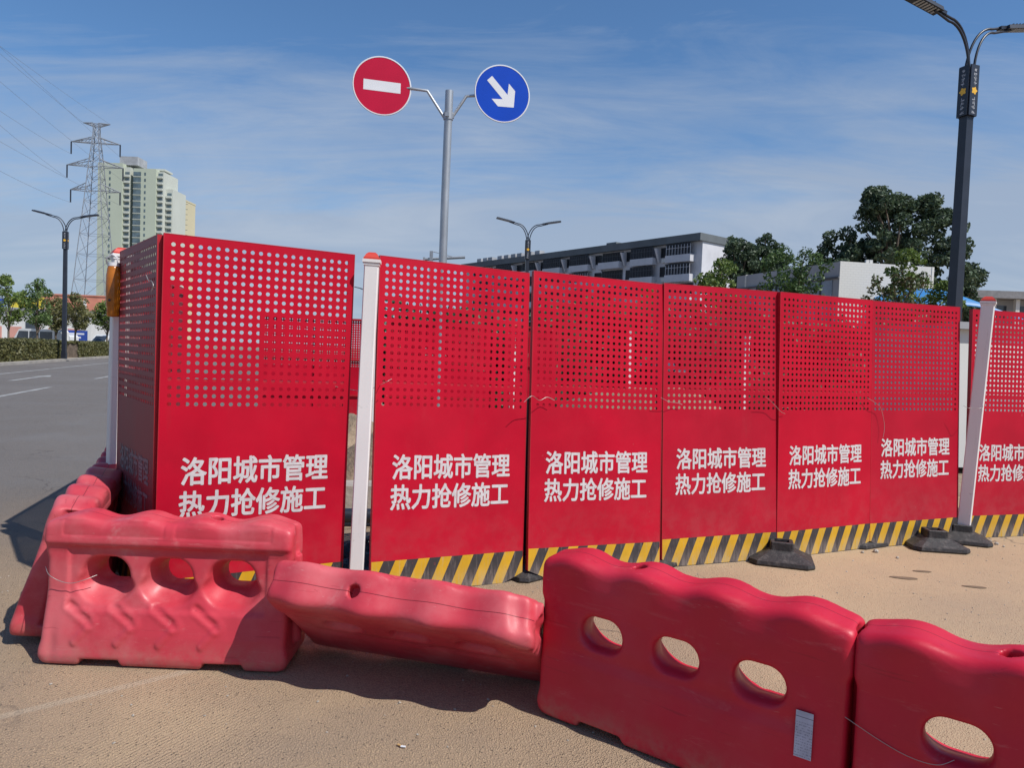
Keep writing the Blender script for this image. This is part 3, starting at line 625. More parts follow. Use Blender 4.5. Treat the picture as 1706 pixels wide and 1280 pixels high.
# paper label on the third barrier's near side
q = MB(); lm = [(-.027+.054*i/6, .006*math.sin(i*1.1)) for i in range(7)]
vs = [(x_, -0.5*x_*x_, z_) for z_ in (-.075, .075) for x_, _ in lm]; q.add(vs, [(i, i+1, 8+i, 7+i) for i in range(6)])
def paper_mat():
    m = Mat('pale_paper', (0.42, 0.44, 0.55), 0.5); P_ = m.tc.outputs['Object']; sp = m.n('ShaderNodeSeparateXYZ'); m.L(P_, sp.inputs[0])
    rows = m.math('GREATER_THAN', m.math('SINE', m.math('MULTIPLY', sp.outputs['Z'], 700.0)), 0.1); w_ = m.math('GREATER_THAN', m.noise(260, 2, vscale=(1, 1, .3)), 0.5)
    inb = m.math('LESS_THAN', sp.outputs['Z'], 0.045)
    m.mixc(m.math('MULTIPLY', m.math('MULTIPLY', rows, w_), m.math('MULTIPLY', inb, 0.5)), (0.10, 0.11, 0.18)); m.vary(20, 0.85, 1.1)
    l_ = m.math('LESS_THAN', m.math('ABSOLUTE', m.math('SUBTRACT', sp.outputs['Z'], 0.056)), 0.0012); m.mixc(m.math('MULTIPLY', l_, 0.8), (0.06, 0.06, 0.1))
    return m.m
lab = q.build('paper_label', paper_mat(), TC); lab.matrix_local = Matrix.Translation((-.455, .134, .275)) @ Matrix.Rotation(math.pi, 4, 'Z') @ Matrix.Rotation(math.radians(-7), 4, 'X')

# ------------------------------------------------------------------ helpers for what stands further off
def at(px, py, Y):
    """world point seen at photograph pixel (px, py) at forward distance Y"""
    d = fw + r2*((px-853)/FPX) + u2*((640-py)/FPX); t = Y/d.y
    return Vector((0, 0, CAM_H)) + d*t
def gx(px, Y):
    """ground point under the pixel column at distance Y"""
    hy = 572+0.0377*(px-110); p = at(px, hy, Y); return p.x, Y
# ---- sign pole
T = thing('road_sign', 'grey pole with a red no-entry disc and a blue arrow disc', 'road sign', (-1.01, 10.0, 0))
q = MB(); q.tube([(0, 0, 0), (0, 0, 3.4), (0.012, 0, 5.0)], 0.055, 16); q.build('pole', M_galv, T)
zc_ = 4.66
q = MB(); q.tube([(0.008, 0, zc_-.05), (0.008, 0, zc_+.05)], 0.066, 16); q.box((0.0, -0.07, zc_), (0.05, 0.03, 0.05)); q.box((0.07, 0.0, zc_), (0.03, 0.05, 0.05)); q.build('clamp', M_galv, T)
q = MB(); q.tube([(-0.04, 0, zc_-.03), (-0.28, -0.05, zc_+.31), (-0.50, -0.06, zc_+.33), (-0.80, -0.07, zc_+.33)], 0.020, 8); q.build('arm', M_galv, T)
q = MB(); q.tube([(0.05, 0, zc_-.03), (0.24, 0.04, zc_+.29), (0.36, 0.06, zc_+.31), (0.75, 0.12, zc_+.31)], 0.020, 8); q.build('arm', M_galv, T)
def disc(name, cx_, cy_, cz_, face, col):
    rz = 0.26; m = Matrix.Translation((cx_, cy_, cz_)) @ Matrix.Rotation(rz, 4, 'Z')
    q = MB(); R_ = 0.385; n = 48
    ring = lambda r_, y_: [(r_*math.cos(2*math.pi*k/n), y_, r_*math.sin(2*math.pi*k/n)) for k in range(n)]
    vs = ring(R_, 0.012)+ring(R_+.006, 0.0)+ring(R_, -0.008)+ring(R_-.012, -0.008)+ring(R_-.013, -0.004)
    q.add(vs, [(i*n+k, (i+1)*n+k, (i+1)*n+(k+1) % n, i*n+(k+1) % n) for i in range(4) for k in range(n)]+[tuple(range(n))]); f = q.build('rim', M_swhite, T); f.matrix_local = m
    q = MB(); q.add(ring(R_-.013, -0.0045), [tuple(range(n))[::-1]]); d_ = q.build('disc', col, T); d_.matrix_local = m
    q = MB(); q.add([(x_, -0.0060, z_) for x_, z_ in face], [tuple(range(len(face)))[::-1]]); p_ = q.build('symbol', M_swhite, T); p_.matrix_local = m
pr_ = at(637, 144, 9.86)-Vector((-1.01, 10, 0)); pb_ = at(837, 157, 10.1)-Vector((-1.01, 10, 0))
disc('no_entry', pr_.x, pr_.y-0.02, pr_.z, [(-.245, .065), (.245, .065), (.245, -.072), (-.245, -.072)], M_sred)
cs, sn = math.cos(math.radians(-45)), math.sin(math.radians(-45))
ar = [(-.26, .045), (.03, .045), (.03, .055), (-.02, .165), (.10, .165), (.245, 0), (.10, -.165), (-.02, -.165), (.03, -.055), (.03, -.045), (-.26, -.045)]
ar = [(-.265, .047), (.055, .047), (-.045, .165), (.085, .165), (.235, 0), (.085, -.165), (-.045, -.165), (.055, -.047), (-.265, -.047)]
disc('keep_right', pb_.x, pb_.y-0.02, pb_.z, [(x_*cs-z_*sn, x_*sn+z_*cs) for x_, z_ in ar], M_sblue)

# ---- double-arm street lamps, about 10 m tall
def lamp_parts():
    out = []
    q = MB(); q.box((0, 0, 0.02), (0.42, 0.42, 0.04)); q.box((0, 0, 0.25), (0.27, 0.27, 0.5)); out.append(('base', q.mesh('base', [M_dark])))
    q = MB(); q.box((0, 0, 3.75), (0.225, 0.225, 6.6), taper=(0.84, 0.84)); out.append(('pole', q.mesh('pole', [M_dark])))
    q = MB(); zb, zt_ = 6.98, 8.05
    for sx, sy in ((-1, 0), (1, 0), (0, -1), (0, 1)): q.box((sx*.135, sy*.135, (zb+zt_)/2), (.03 if sx else .235, .03 if sy else .235, zt_-zb))
    q.box((0, 0, (zb+zt_)/2), (0.10, 0.10, zt_-zb-.02)); q.box((0, 0, zb-.02), (0.2, 0.2, 0.04)); out.append(('lantern_box', q.mesh('lantern_box', [M_dark])))
    for sgn in (-1, 1):
        q = MB()
        for o in (-0.10, 0.10):
            P_ = []
            for k in range(13):
                t = k/12; a = t*math.pi/2
                P_.append((sgn*(0.06+0.62*(1-math.cos(a)))+o*0.6*sgn*(1-t)*0, o*0.55*(1-t), 7.72+o*0.0+1.18*math.sin(a)**0.9))
            top = P_[-1]; P_ += [(top[0]+sgn*.45, 0+o*0.25, top[2]+.13)]
            P_ = [(p_[0]+(-sgn*0.0 if o < 0 else -sgn*0.13*(1-0.6*i/len(P_))), p_[1], p_[2]+(0.0 if o < 0 else 0.07)) for i, p_ in enumerate(P_)]
            q.tube(P_, 0.028, 8)
        out.append(('arm', q.mesh('arm', [M_dark])))
        h = MB(); hm = Matrix.Rotation(-sgn*math.radians(11), 3, 'Y'); c_ = (sgn*1.42, 0, 9.14)
        h.box(c_, (0.92, 0.27, 0.085), mat=hm, taper=(0.94, 0.85)); h.box((c_[0]-sgn*.50, 0, c_[2]-.095), (0.22, 0.12, 0.07), mat=hm)
        for k in range(6): h.box((c_[0]+(-.30+.10*k), 0, c_[2]+.048+(-.30+.10*k)*sgn*math.tan(math.radians(11))), (0.016, 0.23, 0.03), mat=hm)
        out.append(('lamp_head', h.mesh('lamp_head', [M_dark])))
        h = MB()
        for k in range(7): xo = -.18+.085*k; h.box((c_[0]+xo, 0, c_[2]-.049+xo*sgn*math.tan(math.radians(11))), (0.045, 0.20, 0.012), mat=hm)
        out.append(('led_panel', h.mesh('led_panel', [M_led])))
    q = MB()
    for sx, sy in ((-1, 0), (1, 0), (0, -1), (0, 1)):
        n = 12; r_ = 0.072
        pts = [(r_*(1+0.22*math.cos(5*2*math.pi*k/20))*math.cos(2*math.pi*k/20), r_*(1+0.22*math.cos(5*2*math.pi*k/20))*math.sin(2*math.pi*k/20)) for k in range(20)]
        q.add([((sx*.153 if sx else u_), (sy*.153 if sy else u_), 7.50+v_) for u_, v_ in pts], [tuple(range(20))])
    out.append(('emblem', q.mesh('emblem', [M_gold])))
    q = MB()
    def glyph(u0, z0, sx, sy, k):
        r_ = random.Random(k)
        for j in range(5):
            hz_ = r_.random() < .5; uu = u0+r_.uniform(-.03, .03); z_ = z0+r_.uniform(-.03, .03); w_, h_ = (.055, .009) if hz_ else (.009, .055)
            q.add([((sx*.152 if sx else uu+a_*w_/2), (sy*.152 if sy else uu+a_*w_/2), z_+b_*h_/2) for a_, b_ in ((-1, -1), (1, -1), (1, 1), (-1, 1))], [(0, 1, 2, 3)])
    for sx, sy in ((-1, 0), (1, 0), (0, -1), (0, 1)):
        for k, z0 in enumerate((7.94, 7.85, 7.76, 7.67, 7.32, 7.23, 7.14, 7.05)): glyph(0, z0, sx, sy, k)
    out.append(('ornament_print', q.mesh('ornament_print', [M_palep])))
    return out
LP = lamp_parts()
def lamp(px, Y, rz, label):
    x, y = gx(px, Y); T = thing('street_lamp', label, 'street lamp', (x, y, 0), rz, 'dark double-armed street lamps')
    for n_, me in LP: put(n_, me, T, kind='stuff' if n_ in ('ornament_print', 'emblem') else None)
lamp(1583, 16.0, 0.35, 'tall dark double street lamp rising close behind the grey white post')
lamp(872, 42.0, 0.12, 'dark double street lamp in front of the dark apartment block')
lamp(107, 45.5, 0.20, 'dark double street lamp standing in the hedge before the pylon')
lamp(612, 92.0, 0.1, 'far double street lamp half hidden behind the first white post')
lamp(208, 70.0, 0.1, 'far double street lamp in front of the pale green tower block')

# ---- foliage
def leaf_cloud(n, blobs, size, seed, thin=0.35):
    """n leaf clusters (bent quads) spread in the outer part of many small blobs"""
    r = np.random.default_rng(seed); B = np.array(blobs); w = B[:, 3]**2.2; k = r.choice(len(B), n, p=w/w.sum())
    d = r.normal(size=(n, 3)); d /= np.linalg.norm(d, axis=1)[:, None]; rad = B[k, 3]*(1-thin*r.random(n)**1.5)*(0.85+0.3*r.random(n))
    P = B[k, :3]+d*rad[:, None]*np.array([1, 1, 0.85])
    a = r.normal(size=(n, 3)); a /= np.linalg.norm(a, axis=1)[:, None]; u = np.cross(a, d+0.6*r.normal(size=(n, 3))); u /= np.linalg.norm(u, axis=1)[:, None]+1e-9; v = np.cross(a, u)
    s_ = size*(0.55+0.9*r.random(n))[:, None]; u = u*s_; v = v*s_*0.55
    V = np.stack([P-u, P-v*0.9+a*s_*0.12, P+u, P+v*0.9-a*s_*0.12], 1).reshape(-1, 3); F = np.arange(4*n).reshape(n, 4)
    return V, F
def blobs_for(rx, ry, z0, z1, n, r0, seed, shape=None):
    r = random.Random(seed); out = []
    while len(out) < n:
        t = r.random(); a = r.uniform(0, 2*math.pi); q_ = math.sqrt(r.random())
        w = shape(t) if shape else math.sqrt(max(0, 1-(2*t-1)**2))
        out.append((rx*q_*w*math.cos(a), ry*q_*w*math.sin(a), z0+(z1-z0)*t, r0*r.uniform(.6, 1.35)))
    return out
def limb_tree(T, h, blobs, r0, seed, lean=0.0, nl=14):
    r = random.Random(seed); q = MB(); top = h*0.75
    q.tube([(0, 0, 0), (lean*.2, 0, h*.25), (lean*.6, .03*h*r.uniform(-1, 1), h*.5), (lean, 0, top)], r0, 8, rs=[r0*1.15, r0*.85, r0*.6, r0*.3])
    for i in range(min(nl, len(blobs))):
        b_ = blobs[i]; z_ = min(top*.9, max(h*.22, b_[2]*0.6)); s_ = z_/top; p0 = Vector((lean*s_, 0, z_)); p1 = Vector(b_[:3]); m_ = (p0+p1)/2+Vector((0, 0, .06*h))
        q.tube([p0, m_, p1], r0*.35, 5, rs=[r0*.42, r0*.26, r0*.1])
    q.build('trunk', M_trunk, T)
def tree(px, Y, h, label, mat, rx, ry, z0, nb, r0, n, size, seed, trunk=.12, shape=None, name='tree', group=None, cat='tree', lean=0, blobs=None):
    x, y = gx(px, Y); T = thing(name, label, cat, (x, y, 0), 0, group); B = blobs or blobs_for(rx, ry, z0, h-r0*.6, nb, r0, seed, shape)
    limb_tree(T, h, B, trunk, seed, lean); V, F = leaf_cloud(n, B, size, seed)
    put('crown', np_mesh('crown', V, F, [mat]), T); return T
# large dark trees behind the white block
def lobes(cs, per, r0, seed):
    r = random.Random(seed); out = []
    for (x, z, R_) in cs:
        for _ in range(per):
            a = r.uniform(0, 6.28); b_ = r.uniform(-1, 1); q_ = r.random()**.4; c_ = math.sqrt(1-b_*b_); out.append((x+R_*q_*c_*math.cos(a), R_*q_*c_*math.sin(a), z+R_*q_*b_, r0*r.uniform(.55, 1.3)))
    return out
m45 = 45/1210.0
tree(1478, 45, 12.8, 'tallest dark green tree behind the white windowless block', L_dark, 0, 0, 0, 0, 0, 40000, .115, 5, trunk=.28, group='dark trees behind the white block',
     blobs=lobes([(-1.0, 10.3, 1.6), (.7, 10.3, 1.6), (2.2, 9.5, 1.7), (-.2, 8.2, 2.2), (2.8, 7.4, 2.0), (-2.0, 7.4, 1.8), (0, 5.4, 2.3), (2.6, 5.2, 2.2), (-1.5, 11.9, .5), (-1.1, 11.3, .6), (2.0, 11.5, .5), (.3, 11.5, .6), (3.0, 10.9, .35), (3.9, 9.0, .5)], 24, .42, 3), shape=None)
tree(1383, 47, 10.8, 'lower rounder dark tree leaning against the tallest tree', L_dark, 0, 0, 0, 0, 0, 16000, .115, 6, trunk=.2, group='dark trees behind the white block',
     blobs=lobes([(.1, 8.9, 1.3), (1.3, 8.4, 1.5), (-.5, 7.0, 1.5), (.9, 6.2, 1.7), (-.2, 5.4, 1.3)], 26, .42, 4))
tree(1590, 46, 8.8, 'dark tree with a ragged edge just right of the big lamp pole', L_dark, 0, 0, 0, 0, 0, 9000, .115, 8, trunk=.2, group='dark trees behind the white block',
     blobs=lobes([(0, 6.6, 1.2), (.35, 5.0, 1.2), (-.6, 5.5, 1.3), (.6, 7.6, .6)], 18, .38, 5))
tree(1222, 44, 9.6, 'dark green twin-topped tree beside the apartment block gable', L_dark, 0, 0, 0, 0, 0, 15000, .10, 9, trunk=.18, group='dark trees beside the apartment block',
     blobs=lobes([(0, 7.9, 1.15), (-.5, 6.5, 1.4), (.8, 6.9, 1.2), (0, 5.0, 1.7)], 26, .36, 6))
tree(1268, 45, 9.8, 'dark green tree right of the twin-topped one', L_dark, 0, 0, 0, 0, 0, 12000, .10, 10, trunk=.18, group='dark trees beside the apartment block',
     blobs=lobes([(0, 8.4, .95), (.2, 7.2, 1.2), (0, 5.6, 1.5)], 26, .34, 7))
tree(1192, 21, 4.45, 'light green sapling at the foot of the apartment gable', L_light, .80, .8, 2.2, 60, .17, 4200, .052, 12, trunk=.05, group='young trees behind the hoarding')
tree(1318, 25, 5.45, 'thin flat-topped young tree before the dark-windowed wall', L_mid, 1.05, 1.0, 3.5, 70, .20, 4600, .055, 13, trunk=.06, group='young trees behind the hoarding', shape=lambda t: .75+.3*math.sin(t*3.1))
tree(1502, 19, 4.55, 'light green young tree in front of the white windowless block', L_light, .62, .6, 2.6, 46, .16, 3400, .045, 14, trunk=.05, group='young trees behind the hoarding')
tree(1478, 18, 3.85, 'bronze-tinged sparse sapling spreading before the white block', L_bronze, .75, .6, 2.3, 34, .14, 1700, .045, 15, trunk=.04, group='young trees behind the hoarding', shape=lambda t: .6+.5*t)
tree(1562, 22, 4.2, 'light green bush-like tree left of the big lamp pole', L_light, .62, .6, 2.0, 46, .19, 3600, .055, 16, trunk=.05, group='young trees behind the hoarding')
tree(1075, 24, 3.95, 'small light green tree top peeping over the fourth panel', L_light, .5, .5, 2.4, 30, .17, 1900, .05, 17, trunk=.05, group='young trees behind the hoarding')
# small street trees on the left
for i, (px, Y, h, rx, m_, l) in enumerate([(14, 58, 6.2, 1.6, L_light, 'street tree at the far left with a wide green crown'), (62, 60, 6.2, 1.5, L_street, 'green street tree between the far-left tree and the lamp'), (93, 64, 5.0, 1.1, L_olive, 'small brownish street tree just left of the hedge lamp'), (125, 62, 5.2, 1.5, L_olive, 'yellowish street tree before the red brick building'), (178, 66, 5.0, 1.1, L_light, 'green street tree right before the shaded side panel')]):
    tree(px, Y, h, l, m_, rx, rx, 2.4, 48, .36, 3000, .10, 30+i, trunk=.09, group='street trees beyond the median hedge')
# hedges on the median
def hedge(t0, t1, off, wdt, h, label, seed):
    r = np.random.default_rng(seed); n = int((t1-t0)*1400); T = thing('hedge', label, 'hedge', kp(t0, off, 0.1), 0, 'clipped hedges on the median')
    t = r.uniform(0, t1-t0, n); o_ = r.uniform(-1, 1, n); z = r.uniform(0, 1, n); side = r.random(n); o_ = np.where(side < .45, np.sign(o_)*(1-.12*r.random(n)), o_); z = np.where(side > .55, 1-.10*r.random(n), z)
    hh = h*(1+.05*np.sin(t*1.7)+.05*np.sin(t*4.1+1)); C_ = np.stack([KD.x*t+KN.x*o_*wdt/2, KD.y*t+KN.y*o_*wdt/2, z*hh], 1)
    a = r.normal(size=(n, 3)); a /= np.linalg.norm(a, axis=1)[:, None]; u = np.cross(a, r.normal(size=(n, 3))); u /= np.linalg.norm(u, axis=1)[:, None]; v = np.cross(a, u); s_ = (.045+.06*r.random(n))[:, None]
    V = np.stack([C_-u*s_, C_-v*s_*.6, C_+u*s_, C_+v*s_*.6], 1).reshape(-1, 3); put('leaves', np_mesh('leaves', V, np.arange(4*n).reshape(n, 4), [L_hedge]), T)
    q = MB(); L_ = t1-t0; w2 = wdt/2-.12; q.add([(KD.x*a_+KN.x*b_, KD.y*a_+KN.y*b_, z_) for z_ in (0, h-.12) for a_, b_ in ((.1, -w2), (L_-.1, -w2), (L_-.1, w2), (.1, w2))], [(4, 5, 6, 7), (0, 1, 5, 4), (1, 2, 6, 5), (2, 3, 7, 6), (3, 0, 4, 7)])
    q.build('inner_twigs', M_trunk, T)
hedge(-14, 13.6, -1.6, 1.9, 1.12, 'long clipped hedge on the median at the far left', 41)
hedge(17.5, 44, -1.5, 1.7, 1.05, 'second clipped hedge on the median just left of the shaded panel', 42)

# ---- left background: low buildings
def mat_panelwall(name, col, v=.08): return simple(name, col, .8, v=v, vs=.4)
W_white = mat_panelwall('white_render', (.62, .62, .60)); W_pink = mat_panelwall('pink_render', (.52, .26, .21)); W_brick = mat_panelwall('red_brick_far', (.55, .21, .14), .15); W_yel = simple('yellow_fascia', (.62, .50, .05)); W_blue = simple('blue_fascia', (.02, .06, .30)); W_grey = simple('grey_render', (.33, .34, .36), .8, vs=.3)
W_tile = simple('grey_roof', (.22, .22, .23), .8)
def obox(T, name, x0, x1, y0, y1, z0, z1, m, **k):
    q = MB(); q.box(((x0+x1)/2, (y0+y1)/2, (z0+z1)/2), (x1-x0, y1-y0, z1-z0)); return q.build(name, m, T, **k)
x_, y_ = gx(-60, 82); T = thing('low_building', 'low white building with pink wall panels behind the left street trees', 'building', (x_, y_, 0), 0.10)
obox(T, 'wall', 0, 13.6, 0, 9, 0, 4.3, W_white); obox(T, 'roof', -.3, 13.9, -.3, 9.3, 4.32, 4.6, W_tile)
for i in range(6): obox(T, 'wall_panel', .6+i*2.1, 1.9+i*2.1, -.06, -.003, .3, 2.5, W_pink)
obox(T, 'window', 6.6, 7.8, -.10, -.065, 2.1, 3.2, M_glass)
obox(T, 'fascia', 5.0, 8.6, -.25, -.12, 4.65, 5.9, W_yel); obox(T, 'fascia', .2, 4.4, -.25, -.12, 4.65, 5.6, W_blue)
x_, y_ = gx(62, 106); T = thing('brick_building', 'long red brick building behind the pylon and lamp', 'building', (x_, y_, 0), 0.05)
obox(T, 'wall', 0, 13.4, 0, 12, 0, 7.6, W_brick); obox(T, 'roof', -.1, 13.5, -.1, 12.1, 7.62, 7.8, W_brick)
for i in range(5): obox(T, 'pillar', .8+i*2.9, 1.15+i*2.9, -.2, -.003, 0, 7.0, W_white)
for i in range(4): obox(T, 'window', 1.7+i*2.9, 3.2+i*2.9, -.05, -.003, 3.9, 5.4, M_glass)
# vans and the blue kiosk
M_vwhite = simple('white_van_paint', (.66, .67, .66), .3, v=.05); M_tyre = simple('tyre', (.02, .02, .02), .8)
def van(px, Y, rz, label, L_=4.6, h=1.95):
    x, y = gx(px, Y); T = thing('parked_van', label, 'van', (x, y, 0), rz, 'white vans parked beyond the hedge'); w = 1.7
    q = MB(); pr = [(0, .35), (0, 1.0), (.75, 1.12), (1.35, h-.08), (1.7, h), (L_-.15, h), (L_, h-.2), (L_, .35)]; q.prism(pr, -w/2, w/2); q.build('body', M_vwhite, T)
    for y0, y1 in ((-w/2-.008, -w/2-.002), (w/2+.002, w/2+.008)):
        for (a, b_) in ((1.35, 2.3), (2.4, 3.35), (3.45, L_-.2)):
            g_ = MB(); g_.prism([(a-(.30 if a < 1.4 else 0), 1.15), (a+.02, h-.22), (b_, h-.22), (b_, 1.15)], y0, y1); g_.build('window', M_glass, T)
    g_ = MB(); g_.add([(.70, -w/2+.1, 1.13), (.70, w/2-.1, 1.13), (1.28, w/2-.16, h-.14), (1.28, -w/2+.16, h-.14)], [(3, 2, 1, 0)]); g_.build('windscreen', M_glass, T)
    for wx in (.85, L_-.85):
        for wy in (-w/2+.05, w/2-.05): r_ = MB(); r_.tube([(wx, wy-.1, .32), (wx, wy+.1, .32)], .32, 14, sm=False); r_.build('wheel', M_tyre, T)
van(22, 66, -.15, 'larger white van parked at the far left beyond the hedge', 4.9, 2.15)
van(62, 70, -.1, 'second white van close behind the larger one', 4.0, 1.75)
van(153, 72, 1.35, 'white van facing us between the two hedges', 4.4, 1.9)
x_, y_ = gx(127, 70); T = thing('notice_board', 'blue roadside board beside the white van facing us', 'board', (x_, y_, 0), .1)
obox(T, 'board', -1.0, 1.0, -.06, .06, .7, 2.2, W_blue)
for sx in (-.9, .9): obox(T, 'leg', sx-.05, sx+.05, .062, .16, 0, 2.2, M_galv)
for i in range(3): obox(T, 'print', -.75, .75-.3*i, -.068, -.062, 1.8-.35*i, 1.95-.35*i, M_swhite)

# ---- high-rise blocks
HAZE = (.52, .60, .70)
def hz_(c, f=.0): return tuple(a*(1-f)+b_*f for a, b_ in zip(c, HAZE))
T_green = simple('pale_green_render', (.44, .48, .38), .8, v=.04, vs=.05); T_cream = simple('cream_render', (.56, .50, .33), .8, v=.04, vs=.05); T_bal = simple('balcony_render', (.50, .52, .46), .8, v=.04, vs=.1); T_dk = simple('recess_green', (.07, .13, .12), .6); T_gl = simple('tower_glazing', (.10, .14, .16), .25, v=.3, vs=.4)  # distance haze on the towers is carried by these pale wall colours
Yt = 350; sc_ = Yt/1210.0; x0_, y0_ = gx(158, Yt)
T = thing('tower_block', 'tall pale green residential tower behind the pylon', 'building', (x0_, y0_, 0), 0.0)
def X_(px): return (px-165)*sc_
def Z_(py, px=220): return (563+.0377*(px-110)-py)*sc_+CAM_H
def seg_(name, p0, p1, y0, y1, top, m): obox(T, name, X_(p0), X_(p1), y0, y1, 0, Z_(top), m)
seg_('wall', 166, 207, 0, 16, 276, T_green); seg_('wall', 207, 217, 1.5, 16, 281, T_bal); seg_('recess', 217, 223.5, 4, 16, 290, T_dk)
seg_('wall', 223.5, 261, .6, 17, 283, T_green); seg_('wall', 261, 271, 2.2, 17, 286, T_bal); seg_('wall', 271, 282, 5, 19, 312, T_bal)
obox(T, 'roof_house', X_(196), X_(226), 3, 12, Z_(276), Z_(262), W_grey); obox(T, 'roof_house', X_(245), X_(270), 4, 12, Z_(283), Z_(280), T_bal)
wq, bq, fq = MB(), MB(), MB(); nfl = 31
for f in range(nfl):
    z = 2.0+f*2.9
    if z < Z_(282)-2:
        wq.box((X_(186), -.05, z+.8), (.75, .1, 1.3)); wq.box((X_(243), .55, z+.8), (.75, .1, 1.3)); wq.box((X_(212), 1.45, z+.9), (2.1, .1, 1.5)); wq.box((X_(266), 2.15, z+.9), (2.1, .1, 1.5))
        bq.box((X_(212), .95, z-.3), (2.5, 1.0, 1.0)); bq.box((X_(266), 1.65, z-.3), (2.5, 1.0, 1.0)); wq.box((X_(230), .5, z+.7), (3.6, .2, 1.9)); bq.box((X_(230), .45, z-.55), (3.8, .3, .3))
    if z < Z_(312)-2: wq.box((X_(276.5), 4.95, z+.9), (2.1, .1, 1.6)); bq.box((X_(276.5), 4.4, z-.3), (2.5, 1.0, 1.0))
wq.build('window', T_gl, T, kind='stuff'); bq.build('balcony', T_bal, T, kind='stuff')
Yt2 = 430; sc2 = Yt2/1210.0; x0_, y0_ = gx(268, Yt2); T = thing('tower_block', 'shorter cream residential tower right of the pale green one', 'building', (x0_, y0_, 0), 0.0)
zt2 = (570-336)*sc2+CAM_H; obox(T, 'wall', 0, 4*sc2, 3, 16, 0, zt2-.6, W_grey); obox(T, 'wall', 4*sc2, 33*sc2, 0, 16, 0, zt2, T_cream); obox(T, 'parapet', 3.6*sc2, 33.4*sc2, -.4, 16.4, zt2+.01, zt2+1.0, T_cream)
wq = MB()
for f in range(28):
    z = 2+f*3.0; wq.box((9*sc2, -.05, z+.8), (3.0, .1, 1.5)); wq.box((14*sc2, -.05, z+.8), (.8, .1, 1.2)); wq.box((25*sc2, -.05, z-.6), (11, .1, .25)); wq.box((2*sc2, 2.95, z+.6), (.8, .1, 1.4))
wq.build('window', T_gl, T, kind='stuff')

# ---- pylon and its conductors
Yp = 145.0; sp_ = Yp/1210.0; x0_, y0_ = gx(156, Yp)
M_pyl = simple('pylon_steel', (.24, .26, .29), .6, .2)  # steel lightened to greyish, haze painted into its colour
T = thing('pylon', 'lattice steel electricity pylon in front of the green tower', 'pylon', (x0_, y0_, 0), 0.12)
zp = lambda py: (565-py)*sp_+CAM_H
def half(z):
    pts_ = [(0, 4.4), (zp(500), 3.05), (zp(430), 2.45), (zp(321), 1.42), (zp(281), 1.08), (zp(243), .66), (zp(224), .45), (zp(212), .5)]
    for (a, b_), (c_, d_) in zip(pts_, pts_[1:]):
        if z <= c_: return b_+(d_-b_)*(z-a)/(c_-a)
    return .5
q = MB(); lv = [0, 7, 13, 18, 22, 25.5, 28.5, 31, 33.2, 35.2, 37, 38.7, 40.3, 41.8, 43.2, zp(212)]
cor = lambda z: [(sx*half(z), sy*half(z)*.9, z) for sx, sy in ((-1, -1), (1, -1), (1, 1), (-1, 1))]
for a, b_ in zip(lv, lv[1:]):
    A_, B_ = cor(a), cor(b_)
    for k in range(4):
        q.beam(A_[k], B_[k], .115); q.beam(A_[k], B_[(k+1) % 4], .055); q.beam(A_[(k+1) % 4], B_[k], .055); q.beam(B_[k], B_[(k+1) % 4], .055)
q.build('lattice_body', M_pyl, T)
tips = []
def xarm(zc0, zc1, wl, wr, drop):
    q = MB(); h0 = half(zc0)
    for sgn, w_ in ((-1, wl), (1, wr)):
        tip = (sgn*w_, 0, zc0)
        for sy in (-1, 1):
            q.beam((sgn*h0, sy*h0*.9, zc0), tip, .12); q.beam((sgn*h0*.9, sy*h0*.8, zc1), tip, .12)
            for f in (.33, .66): q.beam((sgn*(h0+(w_-h0)*f), sy*h0*.9*(1-f), zc0), (sgn*(h0+(w_-h0)*(f-.2)), sy*h0*.8*(1.15-f), zc1+(zc0-zc1)*(f-.15)), .07)
        if drop:
            n_ = MB(); n_.tube([(tip[0], 0, tip[2]), (tip[0], 0, tip[2]-drop)], .13, 6); n_.build('insulator', M_dark, T)
        tips.append(Vector((x0_+tip[0]*math.cos(.12), y0_+tip[0]*math.sin(.12), tip[2]-drop)))
    q.beam((-half(zc0), 0, zc0), (half(zc0), 0, zc0), .1)
    q.build('crossarm', M_pyl, T)
xarm(zp(243), zp(234), 39*sp_, 37*sp_, 20*sp_); xarm(zp(281), zp(270), 45*sp_, 42*sp_, 21*sp_); xarm(zp(321), zp(310), 39*sp_, 38*sp_, 21*sp_); xarm(zp(211), zp(216), 21*sp_, 21*sp_, 0)
ends = [(0, 178), (0, 71), (0, 202), (0, 129), (17, 287), (0, 229), (-60, 30), (-40, 40)]
for i, (tp, (ex, ey)) in enumerate(zip(tips, ends)):
    E_ = at(ex, ey, 100); dv = E_-tp; P1 = tp+dv*1.6; q = MB(); pts_ = [tp+(P1-tp)*k/16+Vector((0, 0, -1.6*4*(k/16)*(1-k/16)*.35)) for k in range(17)]
    q.tube(pts_, .022, 4, cap=False); q.build('power_line', M_pyl, label=['second', 'first', 'fourth', 'third', 'lowest', 'fifth', 'topmost left', 'topmost right'][i]+' power line running from the pylon towards the left', cat='power line', group='power lines of the pylon')

# ---- the dark apartment block
dF = Vector((-.616, .788, 0)); dG = Vector((.788, .616, 0)); Ya = 104.0; xa_ = (1178-853)/1210*Ya-1.6; top = 1.46+212*Ya/1210
T = thing('apartment_block', 'long white and grey apartment block with its shaded balcony side towards us', 'building', (xa_, Ya, 0), math.atan2(.788, -.616))
